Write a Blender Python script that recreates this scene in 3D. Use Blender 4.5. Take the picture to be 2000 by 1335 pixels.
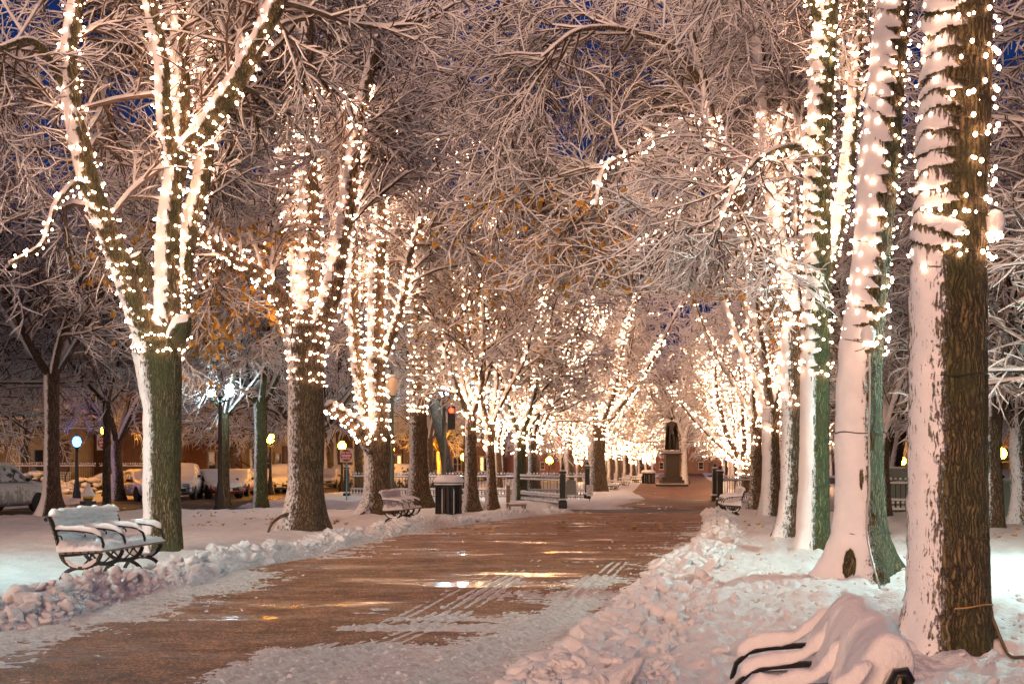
import bpy, bmesh, math, random
import numpy as np
from mathutils import Vector, Matrix

for o in list(bpy.data.objects): bpy.data.objects.remove(o)
scene = bpy.context.scene
COL = scene.collection
R_ = math.radians
F, HZ, CH = 2600.0, 912.0, 1.5        # focal length in photo pixels, horizon row, eye height

# ------------------------------------------------------------------ camera
cd = bpy.data.cameras.new('camera'); cam = bpy.data.objects.new('camera', cd); COL.objects.link(cam)
cam.location = (0, 0, CH); cam.rotation_euler = (math.pi/2, 0, 0)
cd.sensor_width = 36.0; cd.lens = 36.0*F/2000.0
cd.shift_y = (HZ-667.5)/2000.0
cd.clip_start = 0.1; cd.clip_end = 3000
scene.camera = cam

# ------------------------------------------------------------------ world, sun, exposure
scene.view_settings.view_transform = 'Standard'; scene.view_settings.look = 'None'
scene.view_settings.exposure = 0.34; scene.view_settings.gamma = 1.0
world = bpy.data.worlds.new('World'); scene.world = world; world.use_nodes = True
wn = world.node_tree; wn.nodes.clear()
wo = wn.nodes.new('ShaderNodeOutputWorld'); wb = wn.nodes.new('ShaderNodeBackground')
sk = wn.nodes.new('ShaderNodeTexSky'); sk.sky_type = 'NISHITA'; sk.sun_disc = False
SUN_EL, SUN_AZ = 18.0, 200.0
sk.sun_elevation = R_(-2.0); sk.sun_rotation = R_(SUN_AZ); sk.altitude = 0; sk.ozone_density = 6.0
mx = wn.nodes.new('ShaderNodeMixRGB'); mx.blend_type = 'MIX'; mx.inputs[0].default_value = 0.75
mx.inputs[2].default_value = (0.05, 0.28, 1.0, 1)
sc_ = wn.nodes.new('ShaderNodeMixRGB'); sc_.blend_type = 'MULTIPLY'; sc_.inputs[0].default_value = 1.0
sc_.inputs[2].default_value = (6, 8, 12, 1)
wn.links.new(sk.outputs[0], sc_.inputs[1]); wn.links.new(sc_.outputs[0], mx.inputs[1])
wn.links.new(mx.outputs[0], wb.inputs[0]); wb.inputs[1].default_value = 0.085
wn.links.new(wb.outputs[0], wo.inputs[0])
sl = bpy.data.lights.new('glow', 'SUN'); sun = bpy.data.objects.new('city_glow', sl); COL.objects.link(sun)
sl.energy = 2.6; sl.angle = R_(45); sl.color = (1.0, 0.56, 0.34)
_d = Vector((math.sin(R_(-22))*math.cos(R_(SUN_EL)), -math.cos(R_(-22))*math.cos(R_(SUN_EL)), math.sin(R_(SUN_EL))))
sun.rotation_euler = (-_d).to_track_quat('-Z', 'Y').to_euler(); sun.location = (0, -20, 20)

# ------------------------------------------------------------------ helpers
rng = np.random.default_rng(7); random.seed(7)
def tag(o, label=None, cat=None, group=None, kind=None):
    if label: o['label'] = label
    if cat: o['category'] = cat
    if group: o['group'] = group
    if kind: o['kind'] = kind
    return o
def thing(name, label, cat, loc=(0,0,0), rz=0.0, group=None, scale=None):
    o = bpy.data.objects.new(name, None); COL.objects.link(o)
    o.location = loc; o.rotation_euler = (0,0,rz); o.empty_display_size = 0.2
    if scale: o.scale = scale
    return tag(o, label, cat, group)
def copy_tree(o, parent=None):
    c = o.copy(); COL.objects.link(c)
    for k in ('label','category','group'):
        pass
    if parent is not None: c.parent = parent
    for ch in list(o.children): copy_tree(ch, c)
    return c
def G(px, py, z=0.0):
    Y = F*(CH-z)/(py-HZ); return Vector(((px-1000)*Y/F, Y, z))
def PX(px, py, Y):
    return np.array([(px-1000)*Y/F, Y, CH+(HZ-py)*Y/F])

def mesh_obj(name, V, faces=None, quads=None, tris=None, mats=(), midx=None, smooth=False, parent=None, attrs=None):
    me = bpy.data.meshes.new(name)
    if faces is not None:
        me.from_pydata([tuple(v) for v in V], [], faces)
        if midx is not None: me.polygons.foreach_set('material_index', np.asarray(midx, dtype=np.int32))
    else:
        V = np.asarray(V, dtype=np.float32)
        parts = []; tot = []
        if quads is not None and len(quads): q = np.asarray(quads, dtype=np.int32); parts.append(q.ravel()); tot.append(np.full(len(q), 4, np.int32))
        if tris is not None and len(tris): t = np.asarray(tris, dtype=np.int32); parts.append(t.ravel()); tot.append(np.full(len(t), 3, np.int32))
        loops = np.concatenate(parts); totals = np.concatenate(tot)
        starts = np.concatenate([[0], np.cumsum(totals)[:-1]]).astype(np.int32)
        me.vertices.add(len(V)); me.vertices.foreach_set('co', V.ravel())
        me.loops.add(len(loops)); me.loops.foreach_set('vertex_index', loops)
        me.polygons.add(len(totals)); me.polygons.foreach_set('loop_start', starts); me.polygons.foreach_set('loop_total', totals)
        if midx is not None: me.polygons.foreach_set('material_index', np.asarray(midx, dtype=np.int32))
        me.update(calc_edges=True)
    if attrs:
        for k, a in attrs.items():
            at = me.attributes.new(k, 'FLOAT', 'POINT'); at.data.foreach_set('value', np.asarray(a, dtype=np.float32).ravel())
    for m in mats: me.materials.append(m)
    me.polygons.foreach_set('use_smooth', np.full(len(me.polygons), bool(smooth)))
    me.update()
    o = bpy.data.objects.new(name, me); COL.objects.link(o)
    if parent is not None: o.parent = parent
    return o

class MB:
    """collects simple solids and links them as one mesh"""
    def __init__(s): s.v=[]; s.f=[]; s.m=[]
    def add(s, vs, fs, m=0):
        b=len(s.v); s.v+= [tuple(v) for v in vs]; s.f += [tuple(b+i for i in f) for f in fs]; s.m += [m]*len(fs); return s
    def box(s, c, d, rot=0.0, m=0, bev=0.0):
        cx,cy,cz=c; x,y,z=[q/2 for q in d]; ca,sa=math.cos(rot),math.sin(rot)
        if bev<=0:
            pts=[(a*x,b*y,e*z) for e in (-1,1) for a,b in ((-1,-1),(1,-1),(1,1),(-1,1))]
            fs=[(3,2,1,0),(4,5,6,7),(0,1,5,4),(1,2,6,5),(2,3,7,6),(3,0,4,7)]
        else:
            e=min(bev,x*.9,y*.9,z*.9); pts=[]; 
            for zz,k in ((-z,1),(-z+e,0),(z-e,0),(z,1)):
                xx=x-(e if k else 0); yy=y-(e if k else 0)
                pts += [(-xx+e,-yy,zz),(xx-e,-yy,zz),(xx,-yy+e,zz),(xx,yy-e,zz),(xx-e,yy,zz),(-xx+e,yy,zz),(-xx,yy-e,zz),(-xx,-yy+e,zz)]
            fs=[tuple(range(7,-1,-1)), tuple(range(24,32))]
            for r in range(3):
                for i in range(8): fs.append((r*8+i, r*8+(i+1)%8, r*8+8+(i+1)%8, r*8+8+i))
        s.add([(cx+p[0]*ca-p[1]*sa, cy+p[0]*sa+p[1]*ca, cz+p[2]) for p in pts], fs, m); return s
    def tube(s, pts, r, n=8, m=0, cap=True, sq=1.0):
        pts=[Vector(p) for p in pts]; k=len(pts); rs=r if hasattr(r,'__len__') else [r]*k
        vs=[]; ref=None
        for i,p in enumerate(pts):
            t=(pts[min(i+1,k-1)]-pts[max(i-1,0)]).normalized()
            if ref is None: ref = Vector((0,0,1)) if abs(t.z)<.9 else Vector((1,0,0))
            a=t.cross(ref).normalized(); b=a.cross(t).normalized(); ref=b
            for j in range(n):
                th=2*math.pi*j/n; vs.append(p+a*math.cos(th)*rs[i]*sq+b*math.sin(th)*rs[i])
        fs=[(i*n+j,i*n+(j+1)%n,(i+1)*n+(j+1)%n,(i+1)*n+j) for i in range(k-1) for j in range(n)]
        if cap: fs += [tuple(range(n-1,-1,-1)), tuple((k-1)*n+j for j in range(n))]
        s.add(vs,fs,m); return s
    def lathe(s, prof, c=(0,0,0), n=20, m=0):
        vs=[(c[0]+r*math.cos(2*math.pi*j/n), c[1]+r*math.sin(2*math.pi*j/n), c[2]+z) for r,z in prof for j in range(n)]
        k=len(prof)
        fs=[(i*n+j,i*n+(j+1)%n,(i+1)*n+(j+1)%n,(i+1)*n+j) for i in range(k-1) for j in range(n)]
        fs += [tuple(range(n-1,-1,-1)), tuple((k-1)*n+j for j in range(n))]
        s.add(vs,fs,m); return s
    def build(s, name, mats, parent=None, smooth=False):
        if not isinstance(mats,(list,tuple)): mats=[mats]
        o=mesh_obj(name, s.v, faces=s.f, midx=s.m, mats=mats, smooth=smooth, parent=parent)
        if smooth:
            try: o.data.set_sharp_from_angle(angle=R_(40))
            except Exception: pass
        return o

# ------------------------------------------------------------------ noise
def _h(ix,iy,iz,seed):
    n=(ix.astype(np.int64)*374761393 + iy.astype(np.int64)*668265263 + iz.astype(np.int64)*2147483647 + seed*974634777) & 0xffffffff
    n=((n^(n>>13))*1274126177) & 0xffffffff; n=((n^(n>>16))*2246822519)&0xffffffff; n=n^(n>>15)
    return (n & 0xffffff)/float(0xffffff)
def vn3(x,y,z,seed=0):
    x=np.asarray(x,float); y=np.asarray(y,float)+0*x; z=np.asarray(z,float)+0*x
    ix,iy,iz=np.floor(x),np.floor(y),np.floor(z); fx,fy,fz=x-ix,y-iy,z-iz
    fx,fy,fz=[t*t*(3-2*t) for t in (fx,fy,fz)]; ix,iy,iz=[t.astype(np.int64) for t in (ix,iy,iz)]
    r=0
    for a in (0,1):
        for b in (0,1):
            for c in (0,1):
                r = r + _h(ix+a,iy+b,iz+c,seed)*(fx if a else 1-fx)*(fy if b else 1-fy)*(fz if c else 1-fz)
    return r*2-1
def vn2(x,y,seed=0):
    ix,iy=np.floor(x),np.floor(y); fx,fy=x-ix,y-iy
    fx,fy=fx*fx*(3-2*fx),fy*fy*(3-2*fy); ix,iy=ix.astype(np.int64),iy.astype(np.int64); z=np.zeros_like(ix)
    r=0
    for a in (0,1):
        for b in (0,1): r=r+_h(ix+a,iy+b,z,seed)*(fx if a else 1-fx)*(fy if b else 1-fy)
    return r*2-1
def fbm2(x,y,seed=0,oc=4,g=.5):
    s=0;a=1.0
    for i in range(oc): s=s+a*vn2(x*2**i+i*17.3,y*2**i-i*9.1,seed+i); a*=g
    return s
def vor2(x,y,seed=0):
    """returns F1 distance and a random value of the nearest cell"""
    ix,iy=np.floor(x).astype(np.int64),np.floor(y).astype(np.int64)
    best=np.full(x.shape,9.0); val=np.zeros(x.shape); sec=np.full(x.shape,9.0)
    for a in (-1,0,1):
        for b in (-1,0,1):
            jx=_h(ix+a,iy+b,ix*0,seed); jy=_h(ix+a,iy+b,ix*0+1,seed); v=_h(ix+a,iy+b,ix*0+2,seed)
            d=np.hypot(ix+a+jx-x, iy+b+jy-y); k=d<best
            sec=np.where(k,best,np.minimum(sec,d)); val=np.where(k,v,val); best=np.where(k,d,best)
    return best,sec,val
def sstep(a,b,x): t=np.clip((x-a)/(b-a),0,1); return t*t*(3-2*t)

# ------------------------------------------------------------------ materials
def newmat(name):
    m=bpy.data.materials.new(name); m.use_nodes=True; nt=m.node_tree
    return m, nt, nt.nodes['Principled BSDF'], nt.nodes, nt.links
def nz(nt, scale, detail=4, rough=.6, vec=None, dims='3D'):
    n=nt.nodes.new('ShaderNodeTexNoise'); n.inputs['Scale'].default_value=scale; n.inputs['Detail'].default_value=detail; n.inputs['Roughness'].default_value=rough
    if vec is not None: nt.links.new(vec,n.inputs['Vector'])
    return n
def ramp(nt, fac, stops):
    r=nt.nodes.new('ShaderNodeValToRGB'); e=r.color_ramp.elements
    while len(e)<len(stops): e.new(.5)
    for k,(p,c) in enumerate(stops):
        e[k].position=p; e[k].color=(c[0],c[1],c[2],1) if hasattr(c,'__len__') else (c,c,c,1)
    nt.links.new(fac,r.inputs[0]); return r
def plain(name, col, rough=.6, metal=0.0, var=.15, sc=6.0, bump=.0):
    m,nt,b,N,L=newmat(name)
    tc=N.new('ShaderNodeTexCoord'); n=nz(nt,sc,4,.6,tc.outputs['Object'])
    lo=[c*(1-var) for c in col]; hi=[min(1,c*(1+var)) for c in col]
    r=ramp(nt,n.outputs['Fac'],[(.3,lo),(.7,hi)]); L.new(r.outputs[0],b.inputs['Base Color'])
    b.inputs['Roughness'].default_value=rough; b.inputs['Metallic'].default_value=metal
    if bump>0:
        bp=N.new('ShaderNodeBump'); bp.inputs['Strength'].default_value=bump; bp.inputs['Distance'].default_value=.02
        L.new(n.outputs['Fac'],bp.inputs['Height']); L.new(bp.outputs[0],b.inputs['Normal'])
    return m
def emis(name, col, s):
    m=bpy.data.materials.new(name); m.use_nodes=True; nt=m.node_tree; nt.nodes.clear()
    e=nt.nodes.new('ShaderNodeEmission'); o=nt.nodes.new('ShaderNodeOutputMaterial')
    e.inputs[0].default_value=(*col,1); e.inputs[1].default_value=s; nt.links.new(e.outputs[0],o.inputs[0])
    return m
def snow_nodes(nt, vec, near=True):
    """snow colour socket and bump height socket"""
    n1=nz(nt,3.0,5,.6,vec); n2=nz(nt,55.0,4,.7,vec)
    c=ramp(nt,n1.outputs['Fac'],[(.3,(.74,.76,.80)),(.7,(.86,.87,.90))])
    return c.outputs[0], n2.outputs['Fac'], n1.outputs['Fac']
def snow_mat(name='snow', strength=.5, dist=.012):
    m,nt,b,N,L=newmat(name); tc=N.new('ShaderNodeTexCoord')
    c,h,h2=snow_nodes(nt,tc.outputs['Object']); L.new(c,b.inputs['Base Color']); b.inputs['Roughness'].default_value=.55
    n3=nz(nt,14,5,.65,tc.outputs['Object'])
    ad=N.new('ShaderNodeMath'); ad.operation='MULTIPLY_ADD'; L.new(h,ad.inputs[0]); ad.inputs[1].default_value=.35; L.new(n3.outputs['Fac'],ad.inputs[2])
    bp=N.new('ShaderNodeBump'); bp.inputs['Strength'].default_value=strength; bp.inputs['Distance'].default_value=dist
    L.new(ad.outputs[0],bp.inputs['Height']); L.new(bp.outputs[0],b.inputs['Normal'])
    return m
def bark_mat(name, base, tinted=.0, snowy=True, zs=.085, sc=31., spk=1.0):
    """ridged bark; where the point attribute 'snow' is high the wind has plastered snow on it"""
    m,nt,b,N,L=newmat(name); tc=N.new('ShaderNodeTexCoord')
    mp=N.new('ShaderNodeMapping'); mp.inputs['Scale'].default_value=(1,1,zs); L.new(tc.outputs['Object'],mp.inputs[0])
    # bend the ridges a little
    nw=nz(nt,5,4,.6,tc.outputs['Object']); vm=N.new('ShaderNodeVectorMath'); vm.operation='MULTIPLY_ADD'
    L.new(nw.outputs['Color'],vm.inputs[0]); vm.inputs[1].default_value=(.12,.12,.05); L.new(mp.outputs[0],vm.inputs[2])
    v=N.new('ShaderNodeTexVoronoi'); v.feature='DISTANCE_TO_EDGE'; v.inputs['Scale'].default_value=sc; L.new(vm.outputs[0],v.inputs['Vector'])
    n=nz(nt,sc*2.2,5,.7,vm.outputs[0])
    ht=N.new('ShaderNodeMath'); ht.operation='MULTIPLY_ADD'; ht.use_clamp=True; L.new(v.outputs['Distance'],ht.inputs[0]); ht.inputs[1].default_value=1.5
    hn=N.new('ShaderNodeMath'); hn.operation='MULTIPLY'; L.new(n.outputs['Fac'],hn.inputs[0]); hn.inputs[1].default_value=.55; L.new(hn.outputs[0],ht.inputs[2])
    cr=ramp(nt,ht.outputs[0],[(.22,[c*.10 for c in base]),(.42,[c*.75 for c in base]),(.62,[c*1.3 for c in base]),(.95,[c*2.2 for c in base])])
    big=nz(nt,1.6,3,.6,tc.outputs['Object']); mm=N.new('ShaderNodeMixRGB'); mm.inputs[2].default_value=(.085,.088,.032,1)  # patchy green tint, standing in for greenish lamplight on the trunks
    mr=ramp(nt,big.outputs['Fac'],[(.4,0.0),(.62,tinted)]); L.new(mr.outputs[0],mm.inputs[0]); L.new(cr.outputs[0],mm.inputs[1])
    # multiply the green tint by crevice so ridges stay
    mm2=N.new('ShaderNodeMixRGB'); mm2.blend_type='MULTIPLY'; mm2.inputs[0].default_value=.7
    gr=ramp(nt,ht.outputs[0],[(.15,.25),(.7,1.0)]); L.new(mm.outputs[0],mm2.inputs[1]); L.new(gr.outputs[0],mm2.inputs[2])
    barkc=mm2.outputs[0]
    if snowy:
        at=N.new('ShaderNodeAttribute'); at.attribute_name='snow'
        ns=nz(nt,44,5,.8,mp.outputs[0]); ns2=nz(nt,15,6,.75,tc.outputs['Object'])
        a1=N.new('ShaderNodeMath'); a1.operation='MULTIPLY_ADD'; L.new(ns.outputs['Fac'],a1.inputs[0]); a1.inputs[1].default_value=.55*spk; L.new(at.outputs['Fac'],a1.inputs[2])
        a2=N.new('ShaderNodeMath'); a2.operation='MULTIPLY_ADD'; L.new(ns2.outputs['Fac'],a2.inputs[0]); a2.inputs[1].default_value=.45*spk; L.new(a1.outputs[0],a2.inputs[2])
        a25=N.new('ShaderNodeMath'); a25.operation='SUBTRACT'; L.new(a2.outputs[0],a25.inputs[0]); a25.inputs[1].default_value=.5*(spk-1); a2=a25
        a3=N.new('ShaderNodeMath'); a3.operation='MULTIPLY_ADD'; L.new(ht.outputs[0],a3.inputs[0]); a3.inputs[1].default_value=-.30; L.new(a2.outputs[0],a3.inputs[2])
        mask=ramp(nt,a3.outputs[0],[(.43,0.0),(.52,1.0)])
        sc1,sh,_=snow_nodes(nt,tc.outputs['Object'])
        mc=N.new('ShaderNodeMixRGB'); L.new(mask.outputs[0],mc.inputs[0]); L.new(barkc,mc.inputs[1]); L.new(sc1,mc.inputs[2])
        L.new(mc.outputs[0],b.inputs['Base Color'])
        hm=N.new('ShaderNodeMixRGB'); L.new(mask.outputs[0],hm.inputs[0]); L.new(ht.outputs[0],hm.inputs[1])
        sh2=N.new('ShaderNodeMath'); sh2.operation='MULTIPLY_ADD'; L.new(sh,sh2.inputs[0]); sh2.inputs[1].default_value=.08; sh2.inputs[2].default_value=1.0
        L.new(sh2.outputs[0],hm.inputs[2]); H=hm.outputs[0]
    else:
        L.new(barkc,b.inputs['Base Color']); H=ht.outputs[0]
    bp=N.new('ShaderNodeBump'); bp.inputs['Strength'].default_value=1.0; bp.inputs['Distance'].default_value=.04
    L.new(H,bp.inputs['Height']); L.new(bp.outputs[0],b.inputs['Normal']); b.inputs['Roughness'].default_value=.8
    return m

M={}
M['snow']=snow_mat('snow',.8,.02)
M['snow_ground']=snow_mat('snow_ground',1.0,.03)
_nt=M['snow_ground'].node_tree; _b=_nt.nodes['Principled BSDF']; _src=_b.inputs['Base Color'].links[0].from_socket
_at=_nt.nodes.new('ShaderNodeAttribute'); _at.attribute_name='slush'; _mx=_nt.nodes.new('ShaderNodeMixRGB'); _tc=_nt.nodes.new('ShaderNodeTexCoord'); _nn=nz(_nt,9,5,.75,_tc.outputs['Object'])
_sl=ramp(_nt,_nn.outputs['Fac'],[(.30,(.40,.36,.34)),(.58,(.74,.73,.74))]); _nt.links.new(_at.outputs['Fac'],_mx.inputs[0]); _nt.links.new(_src,_mx.inputs[1]); _nt.links.new(_sl.outputs[0],_mx.inputs[2]); _nt.links.new(_mx.outputs[0],_b.inputs['Base Color'])
M['bark']=bark_mat('bark',(.16,.105,.062),.35)
M['bark_speck']=bark_mat('bark_speckled',(.15,.10,.06),.25,spk=2.6)
M['bark_lampgreen']=bark_mat('bark_lampgreen',(.15,.115,.055),.9)  # green of the mercury lamps put into the bark colour
M['bark_dark']=bark_mat('bark_dark',(.085,.055,.04),.1)
M['bark_green']=bark_mat('bark_green',(.10,.12,.05),1.0)  # bark colour that carries green lamplight
M['twig']=plain('twig',(.10,.065,.045),.85,0,.3,10)
M['iron']=plain('black_iron',(.018,.018,.019),.42,.3,.3,30,.2)
M['iron_blue']=plain('dark_grey_iron',(.05,.055,.055),.5,.3,.2,20)
M['wood']=plain('bench_wood',(.22,.17,.11),.6,0,.3,18,.3)
M['wire']=plain('wire',(.03,.03,.02),.5)
M['hose']=plain('hose',(.12,.085,.05),.45,0,.2)
M['strap']=plain('strap',(.45,.26,.08),.5)
M['cable_grey']=plain('cable_grey',(.35,.33,.3),.4)
M['green_paint']=plain('green_painted_metal',(.07,.10,.085),.5,.0,.15,4)
M['cab_green']=plain('cabinet_green',(.22,.30,.25),.55,0,.08,4)
M['cab_grey']=plain('cabinet_grey',(.25,.26,.24),.55,0,.08,4)
M['white_paint']=plain('white_paint',(.75,.75,.75),.5,0,.05)
M['red_paint']=plain('red_paint',(.55,.02,.02),.45,0,.1)
M['blue_post']=plain('blue_post',(.18,.40,.48),.5,0,.1)
M['bronze']=plain('bronze',(.035,.032,.026),.45,.5,.4,7,.2)
M['granite']=plain('granite',(.045,.036,.03),.7,0,.25,40,.2)
M['leaf_yellow']=plain('leaf_yellow',(.50,.27,.035),.6,0,.35,3)
M['leaf_brown']=plain('leaf_brown',(.33,.16,.04),.7,0,.35,3)
M['tyre']=plain('tyre',(.02,.02,.02),.8)
M['rim']=plain('rim',(.45,.45,.47),.3,.8)
M['glass_dark']=plain('glass_dark',(.03,.035,.045),.08,0,.1)
M['plate']=plain('plate',(.6,.62,.62),.4)
M['chrome']=plain('lamp_glass',(.6,.62,.64),.12,.5)
M['tail']=plain('tail_light',(.4,.02,.015),.25)
M['hydrant_y']=plain('hydrant_yellow',(.62,.42,.03),.5,0,.1)
M['hydrant_b']=plain('hydrant_black',(.05,.045,.04),.5)
M['acorn']=plain('acorn_glass',(.62,.52,.40),.3,0,.1)
M['brown_stone']=plain('brownstone',(.20,.115,.07),.85,0,.2,3,.3)
M['brick']=plain('brick',(.22,.10,.065),.85,0,.25,8,.3)
M['lime_stone']=plain('limestone',(.42,.35,.22),.8,0,.15,3,.2)
M['roof']=plain('slate',(.05,.05,.055),.7)
M['door']=plain('door_wood',(.10,.05,.03),.5)
M['shrub']=plain('shrub_leaf',(.05,.06,.03),.7)
M['win_lit']=emis('lit_window',(1,.62,.25),1.6)
M['bulb']=emis('string_bulb_light',(1,.53,.32),27)
M['bulb_mid']=emis('string_bulb_light_mid',(1,.54,.31),26)
M['bulb_far']=emis('string_bulb_light_far',(1,.56,.32),30)
M['sodium']=emis('sodium_lamp',(1,.36,.006),260)
M['_m']=emis('mercury_lamp',(.50,1.0,.86),60)
M['blue_lamp']=emis('blue_white_lamp',(.03,.15,1.0),22)
M['white_soft']=emis('white_lamp_soft',(.70,.92,1.0),60); M['white_lamp']=emis('white_lamp',(.62,.90,1.0),190)
M['red_lamp']=emis('red_lamp',(1,.03,.01),9)
M['amber']=emis('amber_lamp',(1,.55,.12),25)
def paint(name,c,zk=.28):
    m,nt,b,N,L=newmat(name); tc=N.new('ShaderNodeTexCoord'); n=nz(nt,3.2,6,.7,tc.outputs['Object']); sx=N.new('ShaderNodeSeparateXYZ'); L.new(tc.outputs['Object'],sx.inputs[0])
    a=N.new('ShaderNodeMath'); a.operation='MULTIPLY_ADD'; L.new(sx.outputs[2],a.inputs[0]); a.inputs[1].default_value=zk; L.new(n.outputs['Fac'],a.inputs[2])
    mk=ramp(nt,a.outputs[0],[(.655,0.0),(.70,1.0)]); x=N.new('ShaderNodeMixRGB'); L.new(mk.outputs[0],x.inputs[0]); x.inputs[1].default_value=(*c,1); x.inputs[2].default_value=(.8,.81,.84,1); L.new(x.outputs[0],b.inputs['Base Color'])
    rr=ramp(nt,mk.outputs[0],[(0,.3),(1,.7)]); L.new(rr.outputs[0],b.inputs['Roughness']); return m
# ------------------------------------------------------------------ ground layout
Lpx=[(0,1238),(130,1215),(260,1165),(370,1150),(480,1110),(600,1088),(700,1062),(800,1040),(900,1025),(1000,1012),(1100,1002),(1180,992)]
Rpx=[(1010,1335),(1100,1270),(1195,1200),(1240,1150),(1290,1110),(1330,1080),(1370,1055),(1378,1020),(1372,1004),(1400,990)]
eLp=[(-5.6,-40),(-5.1,4)]+[(G(*p).x,G(*p).y) for p in Lpx]+[(6.2,62),(7.2,80),(11.5,120),(17.5,170),(41,350)]
eRp=[(-1.2,-40),(-.55,4)]+[(G(*p).x,G(*p).y) for p in Rpx]+[(10.2,64),(13.2,85),(18.5,120),(25,170),(50,350)]
def eL(y): return np.interp(y,[p[1] for p in eLp],[p[0] for p in eLp])
def eR(y): return np.interp(y,[p[1] for p in eRp],[p[0] for p in eRp])
def kerbN(y): # near kerb of the avenue on the left
    return np.interp(y,[-40,20,38.6,43,47.5,50,56,70,120,350],[-19.5,-16.5,-14.9,-13.0,-11.5,-10.9,-10.9,-10.5,-5.0,20])
def kerbF(y): return np.interp(y,[-40,20,45,65,103,170,350],[-27,-21.5,-19.2,-19.3,-15.4,-9,14])
mounds=[]   # (x,y,height,radius) snow heaped round trunk feet
def ground_h(x,y):
    t=.131*x+.991*y
    dL=eL(y)-x; dR=x-eR(y); ins=np.minimum(-dL,-dR)     # >0 inside the path
    far=sstep(30,70,y)
    n1=fbm2(x*.6,y*.6,1,3); n2=fbm2(x*3.1,y*3.1,5,4)
    z=.075+.055*n1+(.022*n2)*(1-.4*far)+.018*np.abs(vn2(x*.9+.3*n1,y*.28,8))
    # trampled snow on the right and little clods
    f1,f2,v=vor2(x*3.2+.3*n1,y*3.2,11)
    tr=sstep(.3,1.2,dR)*(1-sstep(24,34,y))
    z+= tr*(.085*np.clip(.55-f1,0,1)*(v>.45)-.07*np.clip(.5-f1,0,1)*(v<.3)) + tr*.030*fbm2(x*7,y*7,3,3)+(1-tr)*.012*fbm2(x*5,y*5,4,3)
    f1b,f2b,vb=vor2(x*8,y*8,12)
    z+= tr*(vb>.72)*.05*np.clip(.5-f1b,0,1)
    # shovelled banks
    def bank(d,w,h,seed):
        hh=h*(.62+.5*vn2(y*.35,x*0+seed,seed)+.25*vn2(y*1.7,x*0+seed,seed+1))
        pr=sstep(-.05,.30,d)*(1-sstep(w*.5,w*1.25,d))
        a1,a2,av=vor2(x*3.6+.35*n2,y*3.0+.35*n1,seed); b1,b2,bv=vor2(x*8.5,y*7.5,seed+3); c1,c2,cv=vor2(x*19,y*17,seed+5)
        ch=(.45+1.0*av*np.clip(1.15-a1*1.25,0,1)+.38*bv*np.clip(1-b1*1.2,0,1)+.14*cv*np.clip(1-c1,0,1))
        edge=np.clip((a2-a1)*4,0,1)
        return pr*hh*ch*(.55+.45*edge)
    wL=np.interp(y,[0,12,25,45],[1.0,.85,1.0,.8]); wR=np.interp(y,[0,10,20,30,45],[1.7,1.35,1.0,.9,.7])
    cross=sstep(44,45,t)*(1-sstep(50,51,t))
    mid=1-sstep(40,44,y)
    hL=np.interp(y,[0,10,14,20,26,34,42,46],[.16,.14,.13,.16,.17,.13,.12,.05]); hR=np.interp(y,[0,9,14,20,30,40,44],[.14,.13,.12,.15,.15,.11,.03])
    z+= bank(dL,wL,hL,21)*(mid+.25*(1-mid)*sstep(55,60,y)) + bank(dR,wR,hR,41)*(mid+.25*(1-mid)*sstep(55,60,y))
    # path: thin slush lying on wet tarmac
    fr=fbm2(x*.8,y*1.5,61,5,.6); fine=fbm2(x*7,y*7,71,4,.65)
    bias=-.55+.16*sstep(12,15,y)*(1-sstep(28,34,y))
    bias=bias+.85*sstep(-1.2,.1,-ins+ -0.15)*(y<34)      # fringe near the banks
    bias=bias+1.45*(1-sstep(10.6,11.6,y+.25*fr))*sstep(-2.35,-1.9,x-.30*fr)+.0
    bias=bias+1.2*(sstep(12.1,12.3,y)*(1-sstep(12.5,12.8,y)))*sstep(-2.2,-1.2,x)
    bias=bias+.85*np.exp(-((dR+.75)/.55)**2)*(1-sstep(17,19,y))
    bias=bias+.5*np.exp(-((y-36.0-.6*fr)/1.1)**2)+.35*np.exp(-((y-30.2)/.6)**2)+.55*np.exp(-((y-13.1)/.12)**2)
    lf=x-eL(y); bias=bias+.85*(1-sstep(.35,1.7,lf+.35*fr))*(1-sstep(18,21,y))
    tk=np.interp(y,[0,9.2,13.5,26.4,40],[-3.0,-1.6,-.62,1.05,3.3]); tk2=np.interp(y,[0,9.2,13.5,20,40],[-1.6,-.62,.52,1.5,5.0])
    ruts=0; gs=0
    for q,w_,am in ((tk,.26,.9),(tk2,.22,1.1),(tk-.42,.12,.5)):
        g=np.exp(-((x-q)/w_)**4)*(1-sstep(22,34,y)); bias=bias+am*.75*g*(1-sstep(16,24,y)); gs=np.maximum(gs,g); ruts=ruts+g*np.sin((x-q)*2*math.pi/.12)
    sl=bias+.42*fr+.20*fine*np.clip(1.15-.9*gs,.1,1)
    zp=-.010+np.clip(.028*sl,-.03,.030)+np.clip(ruts,-1,1)*(.006+.009*sstep(-.3,.2,sl))
    zp=zp+.004*fine+.010*(1-.6*np.clip(gs,0,1))*sstep(-.1,.35,sl)*fbm2(x*26,y*26,91,3,.7)
    k=sstep(-.10,.10,ins)
    z=z*(1-k)+zp*k
    # streets
    def lower(z,k,depth):
        sp=-.135+np.clip(.03*(fbm2(x*.5,y*.35,81,4)+.0),-.02,.045)
        return z*(1-k)+sp*k
    av=sstep(-.2,.2,kerbN(y)-x)*sstep(-.2,.2,x-kerbF(y))*(y<340)
    avr=sstep(-.2,.2,x-(15.5+.131*(y-40)+2.5))*sstep(-.2,.2,(25.5+.131*(y-40)+2.5)-x)*(y<340)
    crs=sstep(44.3,44.8,t)*(1-sstep(50.6,51.2,t))*sstep(-21,-20,x)
    z=lower(z,np.maximum(np.maximum(av,avr),crs),.1)
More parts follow.
